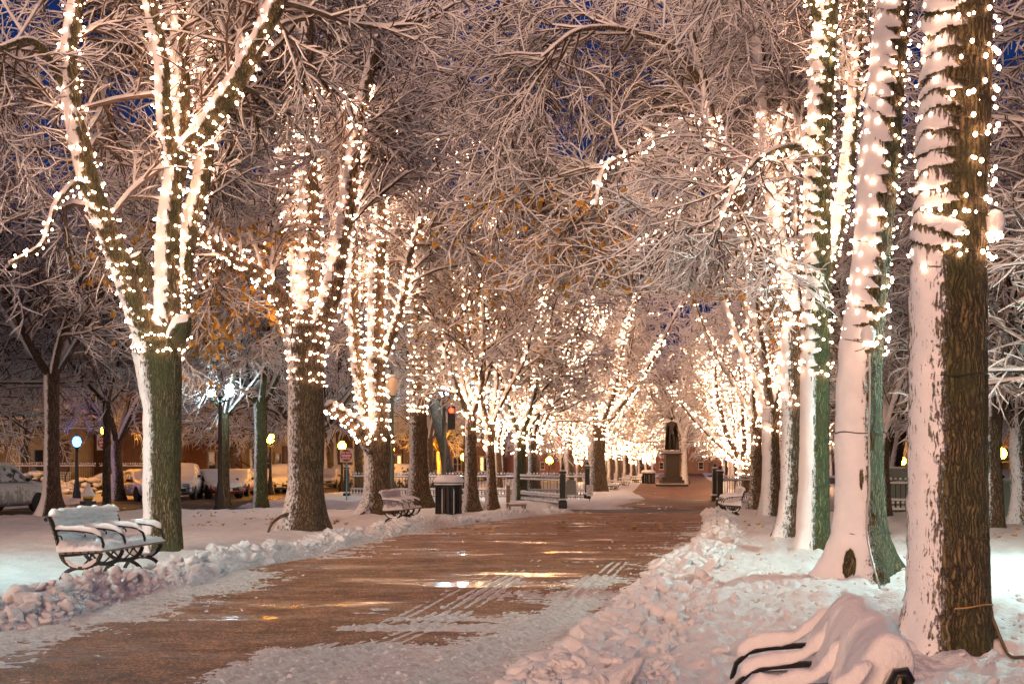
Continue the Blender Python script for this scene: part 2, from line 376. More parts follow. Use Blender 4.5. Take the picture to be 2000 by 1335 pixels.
    for mx_,my_,mh,mr in mounds:
        d2=(x-mx_)**2+(y-my_)**2; k=np.exp(-np.sqrt(d2)/mr)*mh
        z=z+np.where(d2<(mr*6)**2,k,0)
    return z
# ------------------------------------------------------------------ the ground sheets
def build_ground():
    rows=np.concatenate([np.linspace(-40,3.4,24)[:-1], 3.4*np.exp(np.linspace(0,math.log(14.7),760)), np.exp(np.linspace(math.log(50.3),math.log(900),150))])
    v=np.linspace(-1,1,680)
    fan=.46*v+2.6*np.sign(v)*np.abs(v)**11
    Yp=np.maximum(rows,4.2)
    X=fan[None,:]*Yp[:,None]; 
    wide=np.minimum(1.0, 30/Yp)[:,None]
    X=X+ (np.sign(fan)*np.abs(v)**15)[None,:]*12*wide
    Y=np.repeat(rows[:,None],len(v),1)
    Z=ground_h(X.ravel(),Y.ravel()).reshape(X.shape)
    V=np.stack([X,Y,Z],-1).reshape(-1,3); nr,nc=X.shape
    i=np.arange((nr-1)*nc).reshape(nr-1,nc)[:,:-1].ravel()
    Q=np.stack([i,i+1,i+nc+1,i+nc],1)
    ins=np.minimum(V[:,0]-eL(V[:,1]),eR(V[:,1])-V[:,0]); o=mesh_obj('snow_ground',V,quads=Q,mats=[M['snow_ground']],smooth=True,attrs={'slush':sstep(-.15,.25,ins)}); tag(o,kind='structure')
    # wet tarmac of the path
    ys=np.concatenate([np.linspace(-40,3,6),np.linspace(4,70,160),np.linspace(72,350,60)])
    us=np.linspace(0,1,14); a=eL(ys)-.9; b=eR(ys)+.9
    X=a[:,None]+(b-a)[:,None]*us[None]; Y=np.repeat(ys[:,None],14,1)
    t=.131*X+.991*Y; cr=sstep(43.8,44.8,t)*(1-sstep(50.7,51.7,t))
    Z=-.112*cr+0*X
    V=np.stack([X,Y,Z],-1).reshape(-1,3); i=np.arange((len(ys)-1)*14).reshape(-1,14)[:,:-1].ravel()
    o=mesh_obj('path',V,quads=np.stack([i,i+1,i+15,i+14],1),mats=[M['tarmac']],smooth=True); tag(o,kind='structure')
    def sheet(name,pl,z,mat):
        n=len(pl); V=[(p[0],p[1],z) for p in pl]+[(p[2],p[3],z) for p in pl]
        f=[(k,n+k,n+k+1,k+1) for k in range(n-1)]
        o=mesh_obj(name,V,faces=f,mats=[mat]); tag(o,kind='structure')
    yy=[-40,0,20,30,38.6,43,50,56,70,85,100,120,170,340]
    sheet('avenue_road',[(float(kerbF(y))-.2,y,float(kerbN(y))+.2,y) for y in yy],-.104,M['road'])
    sheet('far_avenue_road',[(17.8+.131*(y-40),y,28.2+.131*(y-40),y) for y in yy],-.1045,M['road'])
    sheet('cross_street',[(x,(44.2-.131*x)/.991,x,(51.3-.131*x)/.991) for x in range(-11,26,3)],-.100,M['road'])
def tarmac(name,base,puddle=True):
    m,nt,b,N,L=newmat(name); tc=N.new('ShaderNodeTexCoord'); P=tc.outputs['Object']
    g=nz(nt,70,3,.8,P); big=nz(nt,.55,5,.65,P); mid=nz(nt,6,4,.6,P)
    vo=N.new('ShaderNodeTexVoronoi'); vo.inputs['Scale'].default_value=55; L.new(P,vo.inputs['Vector'])
    c1=ramp(nt,vo.outputs['Color'],[(.15,[c*.45 for c in base]),(.5,base),(.9,[min(1,c*2.3) for c in base])])
    c2=N.new('ShaderNodeMixRGB'); c2.blend_type='MULTIPLY'; c2.inputs[0].default_value=.8; L.new(c1.outputs[0],c2.inputs[1])
    cg=ramp(nt,mid.outputs['Fac'],[(.3,.65),(.7,1.15)]); L.new(cg.outputs[0],c2.inputs[2]); L.new(c2.outputs[0],b.inputs['Base Color'])
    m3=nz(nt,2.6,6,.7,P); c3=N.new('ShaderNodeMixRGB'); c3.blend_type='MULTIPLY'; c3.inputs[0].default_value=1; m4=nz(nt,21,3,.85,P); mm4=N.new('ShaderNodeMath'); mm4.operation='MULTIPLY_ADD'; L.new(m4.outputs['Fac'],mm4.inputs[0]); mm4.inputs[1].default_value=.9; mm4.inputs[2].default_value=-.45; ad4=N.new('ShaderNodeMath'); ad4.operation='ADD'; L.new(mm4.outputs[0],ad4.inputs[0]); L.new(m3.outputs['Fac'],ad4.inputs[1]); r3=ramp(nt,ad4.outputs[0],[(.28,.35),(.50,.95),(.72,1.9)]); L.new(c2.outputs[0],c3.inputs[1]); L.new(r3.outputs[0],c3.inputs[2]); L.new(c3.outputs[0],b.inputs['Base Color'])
    # wet film: shallow pools show as smooth patches, stretched across the path
    mp=N.new('ShaderNodeMapping'); mp.inputs['Scale'].default_value=(.55,1.15,1); L.new(P,mp.inputs[0]); pn=nz(nt,.8,5,.62,mp.outputs[0])
    if puddle:
        sub=N.new('ShaderNodeVectorMath'); sub.operation='SUBTRACT'; L.new(P,sub.inputs[0]); sub.inputs[1].default_value=(-.35,18.0,0)
        ms=N.new('ShaderNodeVectorMath'); ms.operation='MULTIPLY'; L.new(sub.outputs[0],ms.inputs[0]); ms.inputs[1].default_value=(.62,.62,0)
        ln=N.new('ShaderNodeVectorMath'); ln.operation='LENGTH'; L.new(ms.outputs[0],ln.inputs[0]); pr=ramp(nt,ln.outputs['Value'],[(.2,.16),(1.0,0.0)])
        ad=N.new('ShaderNodeMath'); ad.operation='ADD'; L.new(pn.outputs['Fac'],ad.inputs[0]); L.new(pr.outputs[0],ad.inputs[1]); pn=ad
        class _o: outputs={'Fac':ad.outputs[0]}
        pn=_o
    rr=ramp(nt,pn.outputs['Fac'],[(.44,.68),(.585,.46),(.65,.06)]); L.new(rr.outputs[0],b.inputs['Roughness'])
    bs=ramp(nt,pn.outputs['Fac'],[(.48,1.0),(.615,.6),(.65,.03)])
    h=N.new('ShaderNodeMath'); h.operation='MULTIPLY'; L.new(vo.outputs['Distance'],h.inputs[0]); L.new(bs.outputs[0],h.inputs[1])
    bp=N.new('ShaderNodeBump'); bp.inputs['Strength'].default_value=1.0; bp.inputs['Distance'].default_value=.014
    L.new(h.outputs[0],bp.inputs['Height']); L.new(bp.outputs[0],b.inputs['Normal']); b.inputs['IOR'].default_value=1.5
    return m
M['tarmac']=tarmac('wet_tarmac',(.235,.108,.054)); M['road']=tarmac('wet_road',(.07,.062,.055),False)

# ------------------------------------------------------------------ trees: vectorised branching
def unit(a): return a/np.maximum(np.linalg.norm(a,axis=-1,keepdims=True),1e-9)
WIND=np.array([-.86,-.46,0.0])     # snow was driven from here
def resample(P,Rr,K):
    P=np.asarray(P,float); d=np.concatenate([[0],np.cumsum(np.linalg.norm(np.diff(P,axis=0),axis=1))]); s=np.linspace(0,d[-1],K)
    # smooth (catmull-like) by cubic hermite on the polyline
    T=np.gradient(P,d,axis=0) if len(P)>2 else np.repeat(((P[1]-P[0])/d[-1])[None],2,0)
    i=np.clip(np.searchsorted(d,s,side='right')-1,0,len(d)-2); h=(d[i+1]-d[i])[:,None]; u=((s-d[i])/(d[i+1]-d[i]))[:,None]
    h00=2*u**3-3*u**2+1;h10=u**3-2*u**2+u;h01=-2*u**3+3*u**2;h11=u**3-u**2
    Q=h00*P[i]+h10*h*T[i]+h01*P[i+1]+h11*h*T[i+1]
    return Q, np.interp(s,d,np.asarray(Rr,float)), d[-1]
def grow(P,R,n,lr,ang,K,g,tr=(.2,1.0),rad=.45,curl=.18,up=0.0,droop=0.0,bias=None,rmin=.006,tip=.25):
    N=len(P); Kp=P.shape[1]
    t=(np.arange(n)[None]+g.random((N,n)))/n; t=tr[0]+(tr[1]-tr[0])*t
    f=t*(Kp-1); i=np.clip(f.astype(int),0,Kp-2); w=(f-i)[...,None]; ar=np.arange(N)[:,None]
    p0=P[ar,i]*(1-w)+P[ar,i+1]*w; T=unit(P[ar,i+1]-P[ar,i]); r0=(R[ar,i]*(1-w[...,0])+R[ar,i+1]*w[...,0])*rad
    p0=p0.reshape(-1,3); T=T.reshape(-1,3); r0=np.maximum(r0.reshape(-1),rmin); m=len(p0); tt=t.reshape(-1)
    pr=g.normal(size=(m,3)); pr-= (pr*T).sum(1,keepdims=True)*T; pr=unit(pr)
    if bias is not None: pr=unit(pr+np.asarray(bias)); 
    a=R_(1)*g.uniform(ang[0],ang[1],m)[:,None]
    d=unit(np.cos(a)*T+np.sin(a)*pr); L=g.uniform(lr[0],lr[1],m)*(1.15-.5*tt)
    out=np.empty((m,K,3)); out[:,0]=p0; st=(L/(K-1))[:,None]; rnd=g.normal(size=(m,3))*curl
    for k in range(1,K):
        rnd=.6*rnd+g.normal(size=(m,3))*curl; fk=k/(K-1)
        d=unit(d+rnd+np.array([0,0,up])*(1-fk)-np.array([0,0,droop])*fk)
        out[:,k]=out[:,k-1]+d*st
    rr=r0[:,None]*np.linspace(1,tip,K)[None]
    return out,rr
def twig_geo(P,R,g,hs,full=True,gap=.0):
    """branches as tubes: bark below, a cap of snow above. returns V,Q,mat"""
    N,K=R.shape; T=np.empty_like(P); T[:,1:-1]=P[:,2:]-P[:,:-2]; T[:,0]=P[:,1]-P[:,0]; T[:,-1]=P[:,-1]-P[:,-2]; T=unit(T)
    Zu=np.array([0,0,1.])+np.array([-.45,-.75,0])*.55
    U=Zu-(T*Zu).sum(-1,keepdims=True)*T; mag=np.linalg.norm(U,axis=-1); U=unit(U); S=np.cross(T,U)
    nzv=.55+.55*g.random((N,K)); nzv[:,1:-1]=.5*nzv[:,1:-1]+.25*(nzv[:,2:]+nzv[:,:-2])
    if gap>0: nzv*= np.where(g.random((N,K))<gap,.18,1.0)
    H=1.08*hs*nzv*np.clip(mag,.2,1.1)*np.clip(R/.012,.7,1.6)**.5; H[:,-1]*=.5
    W=R*1.05+H*.46; R3=R[...,None]; H3=H[...,None]; W3=W[...,None]
    if full: ring=[P-U*R3*1.25, P-S*R3, P-S*W3+U*(R3*.3+H3*.35), P+U*(R3+H3), P+S*W3+U*(R3*.3+H3*.35), P+S*R3]; mt=[0,0,1,1,0,0]
    else: ring=[P-U*R3*1.5, P-S*W3+U*H3*.2, P+U*(R3+H3), P+S*W3+U*H3*.2]; mt=[0,1,1,0]
    n=len(ring); V=np.stack(ring,2).reshape(-1,3)
    base=(np.arange(N)*K*n)[:,None,None]; k=(np.arange(K-1)*n)[None,:,None]; j=np.arange(n)[None,None,:]; j2=(np.arange(n)+1)%n
    b=base+k; Q=np.stack([b+j,b+j2[None,None],b+n+j2[None,None],b+n+j],-1).reshape(-1,4)
    Mi=np.tile(np.array(mt),N*(K-1))
    return V,Q,Mi
def merge(parts):
    V=[];Q=[];Mi=[];o=0
    for v,q,m in parts: V.append(v);Q.append(q+o);Mi.append(m);o+=len(v)
    return np.concatenate(V),np.concatenate(Q),np.concatenate(Mi)
def thick(P,Rr,M_,ds,seed,thr=.35,snow_t=.035,flare=None,lump=.06,ridge=.0,upw=1.0,speck=.0,scal=None,bare=None):
    """trunk or limb: ridged tube, snow plastered on the windward / upper side (attribute 'snow')"""
    P=np.asarray(P,float); L=np.linalg.norm(np.diff(P,axis=0),axis=1).sum(); K=max(4,int(L/ds))
    C,R,_=resample(P,Rr,K)
    T=unit(np.gradient(C,axis=0)); ref=np.array([0,1.,0]); A=unit(np.cross(T,ref)); B=np.cross(A,T)
    th=np.linspace(0,2*math.pi,M_,endpoint=False); ct,stt=np.cos(th),np.sin(th)
    Nn=A[:,None]*ct[None,:,None]+B[:,None]*stt[None,:,None]
    Rw=R[:,None]*np.ones(M_)[None]
    X=C[:,None]+Nn*Rw[...,None]; x,y,z=X[...,0],X[...,1],X[...,2]
    l=vn3(x*1.7+seed,y*1.7,z*.9,seed)*lump*1.0+vn3(x*5,y*5,z*1.6+seed,seed+1)*lump*.45
    Rw=Rw*(1+l)
    if flare:
        zf=z-flare[0]; lobes=.55+.45*np.cos(th*flare[3]+seed)[None]
        Rw=Rw+flare[1]*np.exp(-np.maximum(zf,0)/flare[2])*lobes
    if ridge>0:
        c=np.arctan2(Nn[...,1],Nn[...,0]); a=c*R.mean()*1.0
        rd=1-np.abs(vn3(a/ .035+.8*vn3(a*4,z*2,z*0,seed+6),z/.20,z*0,seed+4)); rd2=1-np.abs(vn3(a/.016,z/.09,z*0,seed+5))
        bk=(rd*.7+rd2*.3)*ridge
    else: bk=0*z
    slope=np.abs(T[:,2])[:,None]
    sd=WIND[None,None]*slope[...,None]*1.0+np.array([0,0,1.])[None,None]*upw
    dot=(Nn*sd).sum(-1)
    nn=.17*vn3(x*3,y*3,z*1.3,seed+7)+.12*vn3(x*11,y*11,z*6,seed+8)+.10*vn3(x*30,y*30,z*16,seed+9)
    if scal:
        ph=z/scal[1]+np.arctan2(Nn[...,1],Nn[...,0])/6.283+.75*vn3(x*2.2,y*2.2,z*2.2,seed+2)+.2*vn3(x*9,y*9,z*9,seed+3); sc_term=scal[2]*(.75+.6*vn3(x*3,y*3,z*3,seed+4))*(.45-(ph-np.floor(ph)))*sstep(scal[0]-.1,scal[0]+.1,z); dot=dot; nn=nn+sc_term
    if bare:
        for bx_,by_,bY,rx_,rz_,am_ in bare:
            c_=PX(bx_,by_,bY); q_=((x-c_[0])/rx_)**2+((z-c_[2])/rz_)**2; w_=-am_*np.exp(-q_*q_)*(y<C[:,None,1]); dot=dot+w_
    s=sstep(thr-.14,thr+.14,dot+nn)
    Rw=Rw+bk*(1-s)+s*(snow_t*(.75+.5*vn3(x*4,y*4,z*4,seed+11)+.2*vn3(x*14,y*14,z*14,seed+12))+ridge)
    at=np.clip(dot+(sc_term if scal else 0)-thr,-1,1)*1.0+speck
    V=(C[:,None]+Nn*Rw[...,None]).reshape(-1,3)
    i=np.arange((K-1)*M_); j=i//M_*M_; q=np.stack([i,j+(i+1)%M_,j+(i+1)%M_+M_,i+M_],1)
    # close the top
    V=np.concatenate([V,[C[-1]+T[-1]*R[-1]*.4]]); tp=len(V)-1; e=(K-1)*M_+np.arange(M_); tr_=np.stack([e,(K-1)*M_+(np.arange(M_)+1)%M_,np.full(M_,tp)],1)
    return V,q,tr_,np.concatenate([at.ravel(),[.5]]),C,R

ICO1=None
def ico(sub=1):
    bm=bmesh.new(); bmesh.ops.create_icosphere(bm,subdivisions=sub,radius=1.0)
    v=np.array([p.co[:] for p in bm.verts]); f=np.array([[q.index for q in p.verts] for p in bm.faces]); bm.free(); return v,f
IV1,IF1=ico(1); IV2,IF2=ico(2); IV3,IF3=ico(3)
OV=np.array([[1,0,0],[0,1,0],[-1,0,0],[0,-1,0],[0,0,1],[0,0,-1.]]); OF=np.array([[0,1,4],[1,2,4],[2,3,4],[3,0,4],[1,0,5],[2,1,5],[3,2,5],[0,3,5]])
def spheres(C,r,v,f):
    V=(C[:,None]+v[None]*np.asarray(r).reshape(-1,1,1)).reshape(-1,3); Tt=(f[None]+(np.arange(len(C))*len(v))[:,None,None]).reshape(-1,3); return V,Tt
def helix(C,R,pitch,step,off,g):
    """wire wound round a limb; returns points and outward normals"""
    C=np.asarray(C); T=unit(np.gradient(C,axis=0)); A=unit(np.cross(T,np.array([0,1.,0]))); B=np.cross(A,T)
    s=np.concatenate([[0],np.cumsum(np.linalg.norm(np.diff(C,axis=0),axis=1))])
    out=[];nor=[]; a=g.random()*6.28; q=0.0
    while q<s[-1]:
        r=np.interp(q,s,R)+off; c=np.array([np.interp(q,s,C[:,k]) for k in range(3)]); aa=np.array([np.interp(q,s,A[:,k]) for k in range(3)]); bb=np.array([np.interp(q,s,B[:,k]) for k in range(3)])
        n=aa*math.cos(a)+bb*math.sin(a); out.append(c+n*r); nor.append(n)
        da=step/max(r,.03); a+=da; q+=pitch*da/6.283*(1+.5*math.sin(a*.37+q*5))
    return np.array(out),np.array(nor)
def wire_mesh(polys,r):
    Vs=[];Qs=[];o=0
    for W in polys:
        if len(W)<3: continue
        T=unit(np.gradient(W,axis=0)); A=unit(np.cross(T,np.array([.3,.2,1.]))); B=np.cross(T,A); n=3
        V=np.stack([W+r*(A*math.cos(k*2.094)+B*math.sin(k*2.094)) for k in range(n)],1).reshape(-1,3)
        i=np.arange((len(W)-1)*n); j=i//n*n; Qs.append(np.stack([i,j+(i+1)%n,j+(i+1)%n+n,i+n],1)+o); Vs.append(V); o+=len(V)
    return np.concatenate(Vs),np.concatenate(Qs)
_bulbme={}  # shared bulb meshes
def lights_for(label,segs,br,pitch,gap,group,mat='bulb',nmain=100,seed=0,base=None,leaf=None,wire_r=.005,objs=True):
    g=np.random.default_rng(seed+500); polys=[];B=[];D=[]
    for C,R in segs:
        W,Nn=helix(C,R,pitch,.05 if br<.04 else .09,.012,g)
        if len(W)<4: continue
        polys.append(W); m=g.random(len(W))<(.05 if br<.04 else .09)/gap
        B.append(W[m]+Nn[m]*(br*(.7+1.0*g.random((m.sum(),1))))+g.normal(size=(m.sum(),3))*.016)
    B=np.concatenate(B); bx,by,bz=base if base is not None else (B[:,0].mean(),B[:,1].mean(),0)
    t=thing('string_lights',label,'string lights',(bx,by,bz),0,group); off=np.array([bx,by,bz])
    V,Q=wire_mesh(polys,wire_r); mesh_obj('wire',V-off,quads=Q,mats=[M['wire']],parent=t)
    px=1000+F*B[:,0]/B[:,1]; py=HZ-F*(B[:,2]-CH)/B[:,1]; vis=(px>0)&(px<2000)&(py>0)&(py<1335)
    # nearest ones that face the viewer first
    key=B[:,1]+np.where(vis,0,1000); order=np.argsort(key); nmain=min(nmain,len(B)) if objs else 0
    k=(br,mat)
    if k not in _bulbme:
        me=bpy.data.meshes.new('bulb'); vv=IV2*br if br<.020 else IV1*br; ff=IF2 if br<.020 else IF1
        vv=vv.copy(); vv[:,2]*=1.12
        me.from_pydata([tuple(q) for q in vv],[],[tuple(int(a) for a in q) for q in ff]); me.materials.append(M[mat]); _bulbme[k]=me
    for i in order[:nmain]:
        o=bpy.data.objects.new('bulb',_bulbme[k]); COL.objects.link(o); o.parent=t; o.location=B[i]-off; q_=float(g.uniform(.65,1.15)); o.scale=(q_,q_,q_*float(g.uniform(1,1.25)))
    rest=order[nmain:]
    if len(rest):
        V,Tt=spheres(B[rest]-off,br*g.uniform(.65,1.15,len(rest)),*( (IV1,IF1) if br<.036 else (OV,OF)))
        o=mesh_obj('further_bulbs',V,tris=Tt,mats=[M[mat]],parent=t); tag(o,kind='stuff')
    return t,B
def crown_geo(L0,seed,n1=9,n2=8,n3=6,len1=(2.2,4.5),len2=(.9,1.8),len3=(.35,.8),t0=.3,hs=(.035,.035,.03),droop=.10,ang1=(35,70),bias1=None,gap=.06,K=(10,7,5),rad3=.004,up=.10,prune=False,zmin=None):
    g=np.random.default_rng(seed)
    P0=np.stack([resample(p,r,12)[0] for p,r in L0]); R0=np.stack([resample(p,r,12)[1] for p,r in L0])
    P1,R1=grow(P0,R0,n1,len1,ang1,K[0],g,(t0,1.0),.42,.085,up,droop,bias1,.013,.25)
    R1=np.minimum(R1,.034)
    P2,R2=grow(P1,R1,n2,len2,(30,62),K[1],g,(.15,1.0),.55,.10,.02,droop*1.2,None,.007,.4)
    P3,R3=grow(P2,R2,n3,len3,(28,60),K[2],g,(.1,1.0),.6,.13,.0,droop*1.2,None,rad3,.5)
    if zmin is not None:
        k=P2[...,2].min(1)>zmin; P2,R2=P2[k],R2[k]; k=P3[...,2].min(1)>zmin; P3,R3=P3[k],R3[k]; k=P1[...,2].min(1)>zmin; P1,R1=P1[k],R1[k]
    if prune:
        def keep(P): 
            bad=((P[...,0]>eL(P[...,1])+.5)&(P[...,0]<eR(P[...,1])+1.2)&(P[...,2]<np.minimum(8.0,1.7+.12*P[...,1]))).any(1); return ~bad
        k=keep(P1); P1,R1=P1[k],R1[k]; k=keep(P2); P2,R2=P2[k],R2[k]; k=keep(P3); P3,R3=P3[k],R3[k]
    global LASTP1; LASTP1=(P1,R1)
    return merge([twig_geo(P1,R1,g,hs[0],True,gap),twig_geo(P2,R2,g,hs[1],True,gap),twig_geo(P3,R3,g,hs[2],False,gap)]),P3
def leaf_geo(P3,g,frac,size,zmax=1e9,sel=None):
    pts=P3[:,1:].reshape(-1,3)
    if sel is not None: pts=pts[sel(pts)]
    pts=pts[g.random(len(pts))<frac]; n=len(pts)
    if n==0: return None
    a=unit(g.normal(size=(n,3))); b=unit(np.cross(a,g.normal(size=(n,3)))); c=np.cross(a,b)*.25; s=size*g.uniform(.6,1.2,n)[:,None]
    o=pts+np.array([0,0,-.03])
    V=np.stack([o,o+s*(a*.5+b*.45)+c*s,o+s*a,o+s*(a*.5-b*.45)+c*s],1).reshape(-1,3); i=np.arange(n)*4
    return V,np.stack([i,i+1,i+2,i+3],1)
def limb_px(pts,Y0,scl=1.0):
    P=[];R=[]
    for q in pts:
        Y=Y0+(q[3] if len(q)>3 else 0); P.append(PX(q[0],q[1],Y)); R.append(q[2]/2*Y/F*scl)
    return np.array(P),np.array(R)
# ------------------------------------------------------------------ the trees whose limbs the photo shows
def tree_px(label,Y0,trunk,limbs,seed,mat='bark',lit_from=None,lit_to=None,thr=.35,M_=40,ds=.05,snow_t=.035,flare=(.0,.25,.35,5),
            crown=None,group='trees lining the snowy path',cat='tree',name='park_tree',extra=None,ridge=.0,speck=0.,lump=.06,leaves=None,lim_thr=.25,mound=None,crown_roots=None,scal=None,bare=None,roots=None):
    tp,tr_=limb_px(trunk,Y0); bx,by=tp[0][0],tp[0][1]; base=np.array([bx,by,0.0])
    tp[0][2]=-.15
    t=thing(name,label,cat,tuple(base),0,group)
    if mound: mounds.append((bx,by,mound[0],mound[1]))
    V,q,tt,at,C,R=thick(tp,tr_,M_,ds,seed,thr,snow_t,flare,lump,ridge,.9,speck,scal,bare)
    mesh_obj('trunk',V-base,quads=q,tris=tt,mats=[M[mat]],smooth=True,parent=t,attrs={'snow':at})
    for rt in (roots or []):
        P,r_=limb_px(rt,Y0); m=MB(); C_,R2_,_=resample(P,r_,14); m.tube([tuple(q-base) for q in C_],[float(q) for q in R2_],8); m.build('root_sucker',M['twig'],t,True)
    L0=[];segs=[]
    def litpart(C,R,sn):
        if lit_from is None: return
        py=HZ-F*(C[:,2]-CH)/C[:,1]; m=(py<lit_from)
        if lit_to is not None: m&=(py>lit_to)
        idx=np.where(m)[0]
        if len(idx)>3: segs.append((C[idx[0]:idx[-1]+1],R[idx[0]:idx[-1]+1]+sn))
    litpart(C,R,snow_t*.6)
    for k,l in enumerate(limbs):
        pts,opt=(l,{}) if isinstance(l,list) else l
        P,r=limb_px(pts,Y0)
        V,q,tt,at,C,R=thick(P,r,max(12,int(M_*.6)),max(ds,.05),seed+k*3+1,opt.get('thr',lim_thr),opt.get('snow',snow_t*.9),None,.05,ridge*.6,1.0,speck,(0,.24,.5) if (scal and opt.get('lit',True)) else None)
        mesh_obj('limb',V-base,quads=q,tris=tt,mats=[M[mat]],smooth=True,parent=t,attrs={'snow':at})
        if opt.get('lit',True): litpart(C,R,.02)
        if opt.get('grow',True): L0.append((P,r))
    if crown is not None and (L0 or crown_roots):
        cr=dict(crown); (V,Q,Mi),P3=crown_geo(L0+(crown_roots or []),seed+50,**cr)
        o=mesh_obj('crown',V-base,quads=Q,midx=Mi,mats=[M['twig'],M['snow']],parent=t,smooth=True)
        if leaves:
            lg=leaf_geo(P3,np.random.default_rng(seed),leaves[0],leaves[1],sel=leaves[2] if len(leaves)>2 else None)
            if lg: 
                o=mesh_obj('leaves',lg[0]-base,quads=lg[1],mats=[M['leaf_yellow']],parent=t); tag(o,kind='stuff')
    return t,segs,(bx,by,0)

def build_trees():
    S='string lights wound round the trees along the path'
    # left row -----------------------------------------------------------------
    cr=dict(prune=True,n1=15,n2=11,n3=11,len1=(1.8,4.4),len3=(.25,.7),hs=(.034,.030,.026),t0=.3,bias1=(0,1.3,.1))
    T1=[(320,1085,70),(318,1000,66),(318,900,66),(318,800,68),(314,730,78),(308,672,84),(305,640,60)]
    Lb=[[(298,700,50,-.1),(280,640,42,-.2),(262,590,40,-.3),(240,525,40,-.4),(207,440,38,-.6),(180,370,36,-.7),(160,290,34,-.8),(142,200,32,-.8),(135,110,28,-.8),(150,0,28,-.7),(155,-140,20,-.7)],
        [(322,700,54,.1),(328,600,46),(328,500,42),(334,400,38),(345,320,36),(352,260,36),(353,180,34),(352,80,32),(345,-20,26),(338,-180,18)],
        [(352,305,30,-.05),(368,285,34,-.1),(400,250,38,-.3),(450,180,36,-.6),(495,100,34,-.9),(545,0,30,-1.2),(590,-110,22,-1.4)],
        [(338,680,44,.1),(352,610,34,.3),(357,540,32,.4),(375,430,32,.5),(397,340,30,.6),(405,250,28,.6),(402,150,26,.5),(402,0,24,.4),(400,-150,16,.2)],
        [(346,330,22,-.1),(330,270,26,-.3),(320,200,26,-.4),(318,130,24,-.4),(302,50,24,-.4),(288,-40,20,-.5),(270,-150,14)],
        ([(290,560,26,-.1),(276,515,22,-.3),(268,500,14,-.4)],{'grow':False,'snow':.09,'lit':False}),
        ([(345,660,34,-.1),(358,640,30,-.3),(362,628,20,-.4)],{'grow':False,'snow':.10,'lit':False}),
        ([(138,190,10,-.8),(105,130,12,-1.0),(60,80,10,-1.3),(0,95,8,-1.6),(-60,110,5,-1.8)],{'lit':False}),
        ([(190,400,10,-.7),(150,360,9,-1.2),(110,400,7,-1.6),(80,480,5,-1.9),(20,515,4,-2.2)],{'grow':False})]
    t,sg,b=tree_px('tall four limbed tree behind the left bench, one side of its trunk white with snow',22.5,T1,Lb,101,'bark_lampgreen',708,None,.62,72,.035,.035,(.05,.05,.25,5),crown=cr,mound=(.10,.35),ridge=.022,lim_thr=.20,scal=(3.3,.25,.5))
    lights_for('warm string lights on the four limbed tree behind the left bench',sg,.021,.25,.10,S,'bulb',100,1,b)
    T2=[(592,1045,86),(596,1000,70),(598,950,64),(598,850,64),(598,760,64),(598,700,68),(598,640,82),(600,610,60)]
    Lb=[[(578,655,40,-.1),(560,600,34,-.3),(525,555,28,-.6),(475,515,22,-1),(425,482,18,-1.4),(385,460,12,-1.8),(330,440,7,-2.2)],
        [(602,640,46),(605,560,42),(605,480,40),(604,400,38),(600,300,34),(596,200,30),(600,80,22),(604,-60,16)],
        [(588,640,30,.3),(582,540,28,.5),(570,440,28,.7),(558,330,28,.9),(556,230,26,1),(565,120,20,1),(560,-40,14,1)],
        [(622,640,44,-.1),(645,580,38,-.3),(662,500,32,-.4),(676,420,30,-.4),(686,340,28,-.4),(698,250,24,-.4),(720,150,20,-.5),(750,30,14,-.6)],
        [(560,505,10,.4),(500,480,9,.2),(440,500,8),(395,560,6)],
        [(600,180,12),(640,170,10,-.4),(670,190,8,-.6),(700,260,6,-.8)]]
    t,sg,b=tree_px('thick trunked tree with speckled snow on its bark, second in the left row',29.3,T2,Lb,121,'bark_speck',760,165,.80,64,.045,.02,(.05,.22,.45,4),crown=cr,mound=(.12,.5),ridge=.022,speck=.05,lim_thr=.45,scal=(3.2,.24,.6),roots=[[(522,1044,5,-.7),(530,1024,5,-.65),(545,1010,6,-.5),(566,1002,8,-.3)]],
        leaves=(.30,.17,lambda p:(p[:,2]<6.6)&(p[:,0]<-4.4)&(vn3(p[:,0]*.9,p[:,1]*.9,p[:,2]*.9,5)>-.1)))
    lights_for('warm string lights covering the thick speckled tree left of the no entry sign',sg,.024,.22,.11,S,'bulb',100,2,b)
    T3=[(735,1012,66),(738,975,50),(738,930,46),(738,880,48),(738,850,50)]
    Lb=[[(728,868,26),(712,800,24,.2),(700,730,22,.3),(692,650,20,.4),(690,560,20,.4),(692,460,20,.4),(700,350,18,.4),(704,250,14,.4),(706,100,10,.3)],
        [(742,868,38),(738,780,34),(735,690,32),(735,590,30),(738,500,30),(742,420,24),(736,330,22),(736,230,16),(740,100,12),(740,-50,8)],
        ([(730,885,22,-.2),(705,842,26,-.6),(672,812,24,-1.0),(640,790,20,-1.4)],{'grow':False,'thr':-.1,'snow':.06}),
        [(748,700,14),(770,640,16,-.2),(790,570,14,-.3),(800,500,12,-.5),(830,420,8,-.8)],
        [(690,430,16,.3),(715,360,18,-.1),(745,290,16,-.4),(775,235,12,-.8),(810,150,8,-1.0),(860,60,5,-1.2)]]
    t,sg,b=tree_px('forked tree with a snowy arm reaching left over the no entry sign',39.8,T3,Lb,141,'bark_speck',868,235,.72,40,.07,.03,(.05,.3,.6,4),crown=cr,mound=(.12,.5),ridge=.02,speck=.04,lim_thr=.55,scal=(3,.26,.6),roots=[[(690,1024,4,-.8),(700,1008,4,-.7),(714,999,5,-.5)]])
    lights_for('warm string lights on the forked tree behind the middle bench',sg,.033,.24,.14,S,'bulb_mid',100,3,b)
    T4=[(820,992,52),(819,960,38),(818,900,33),(817,840,32),(816,760,32),(815,700,30)]
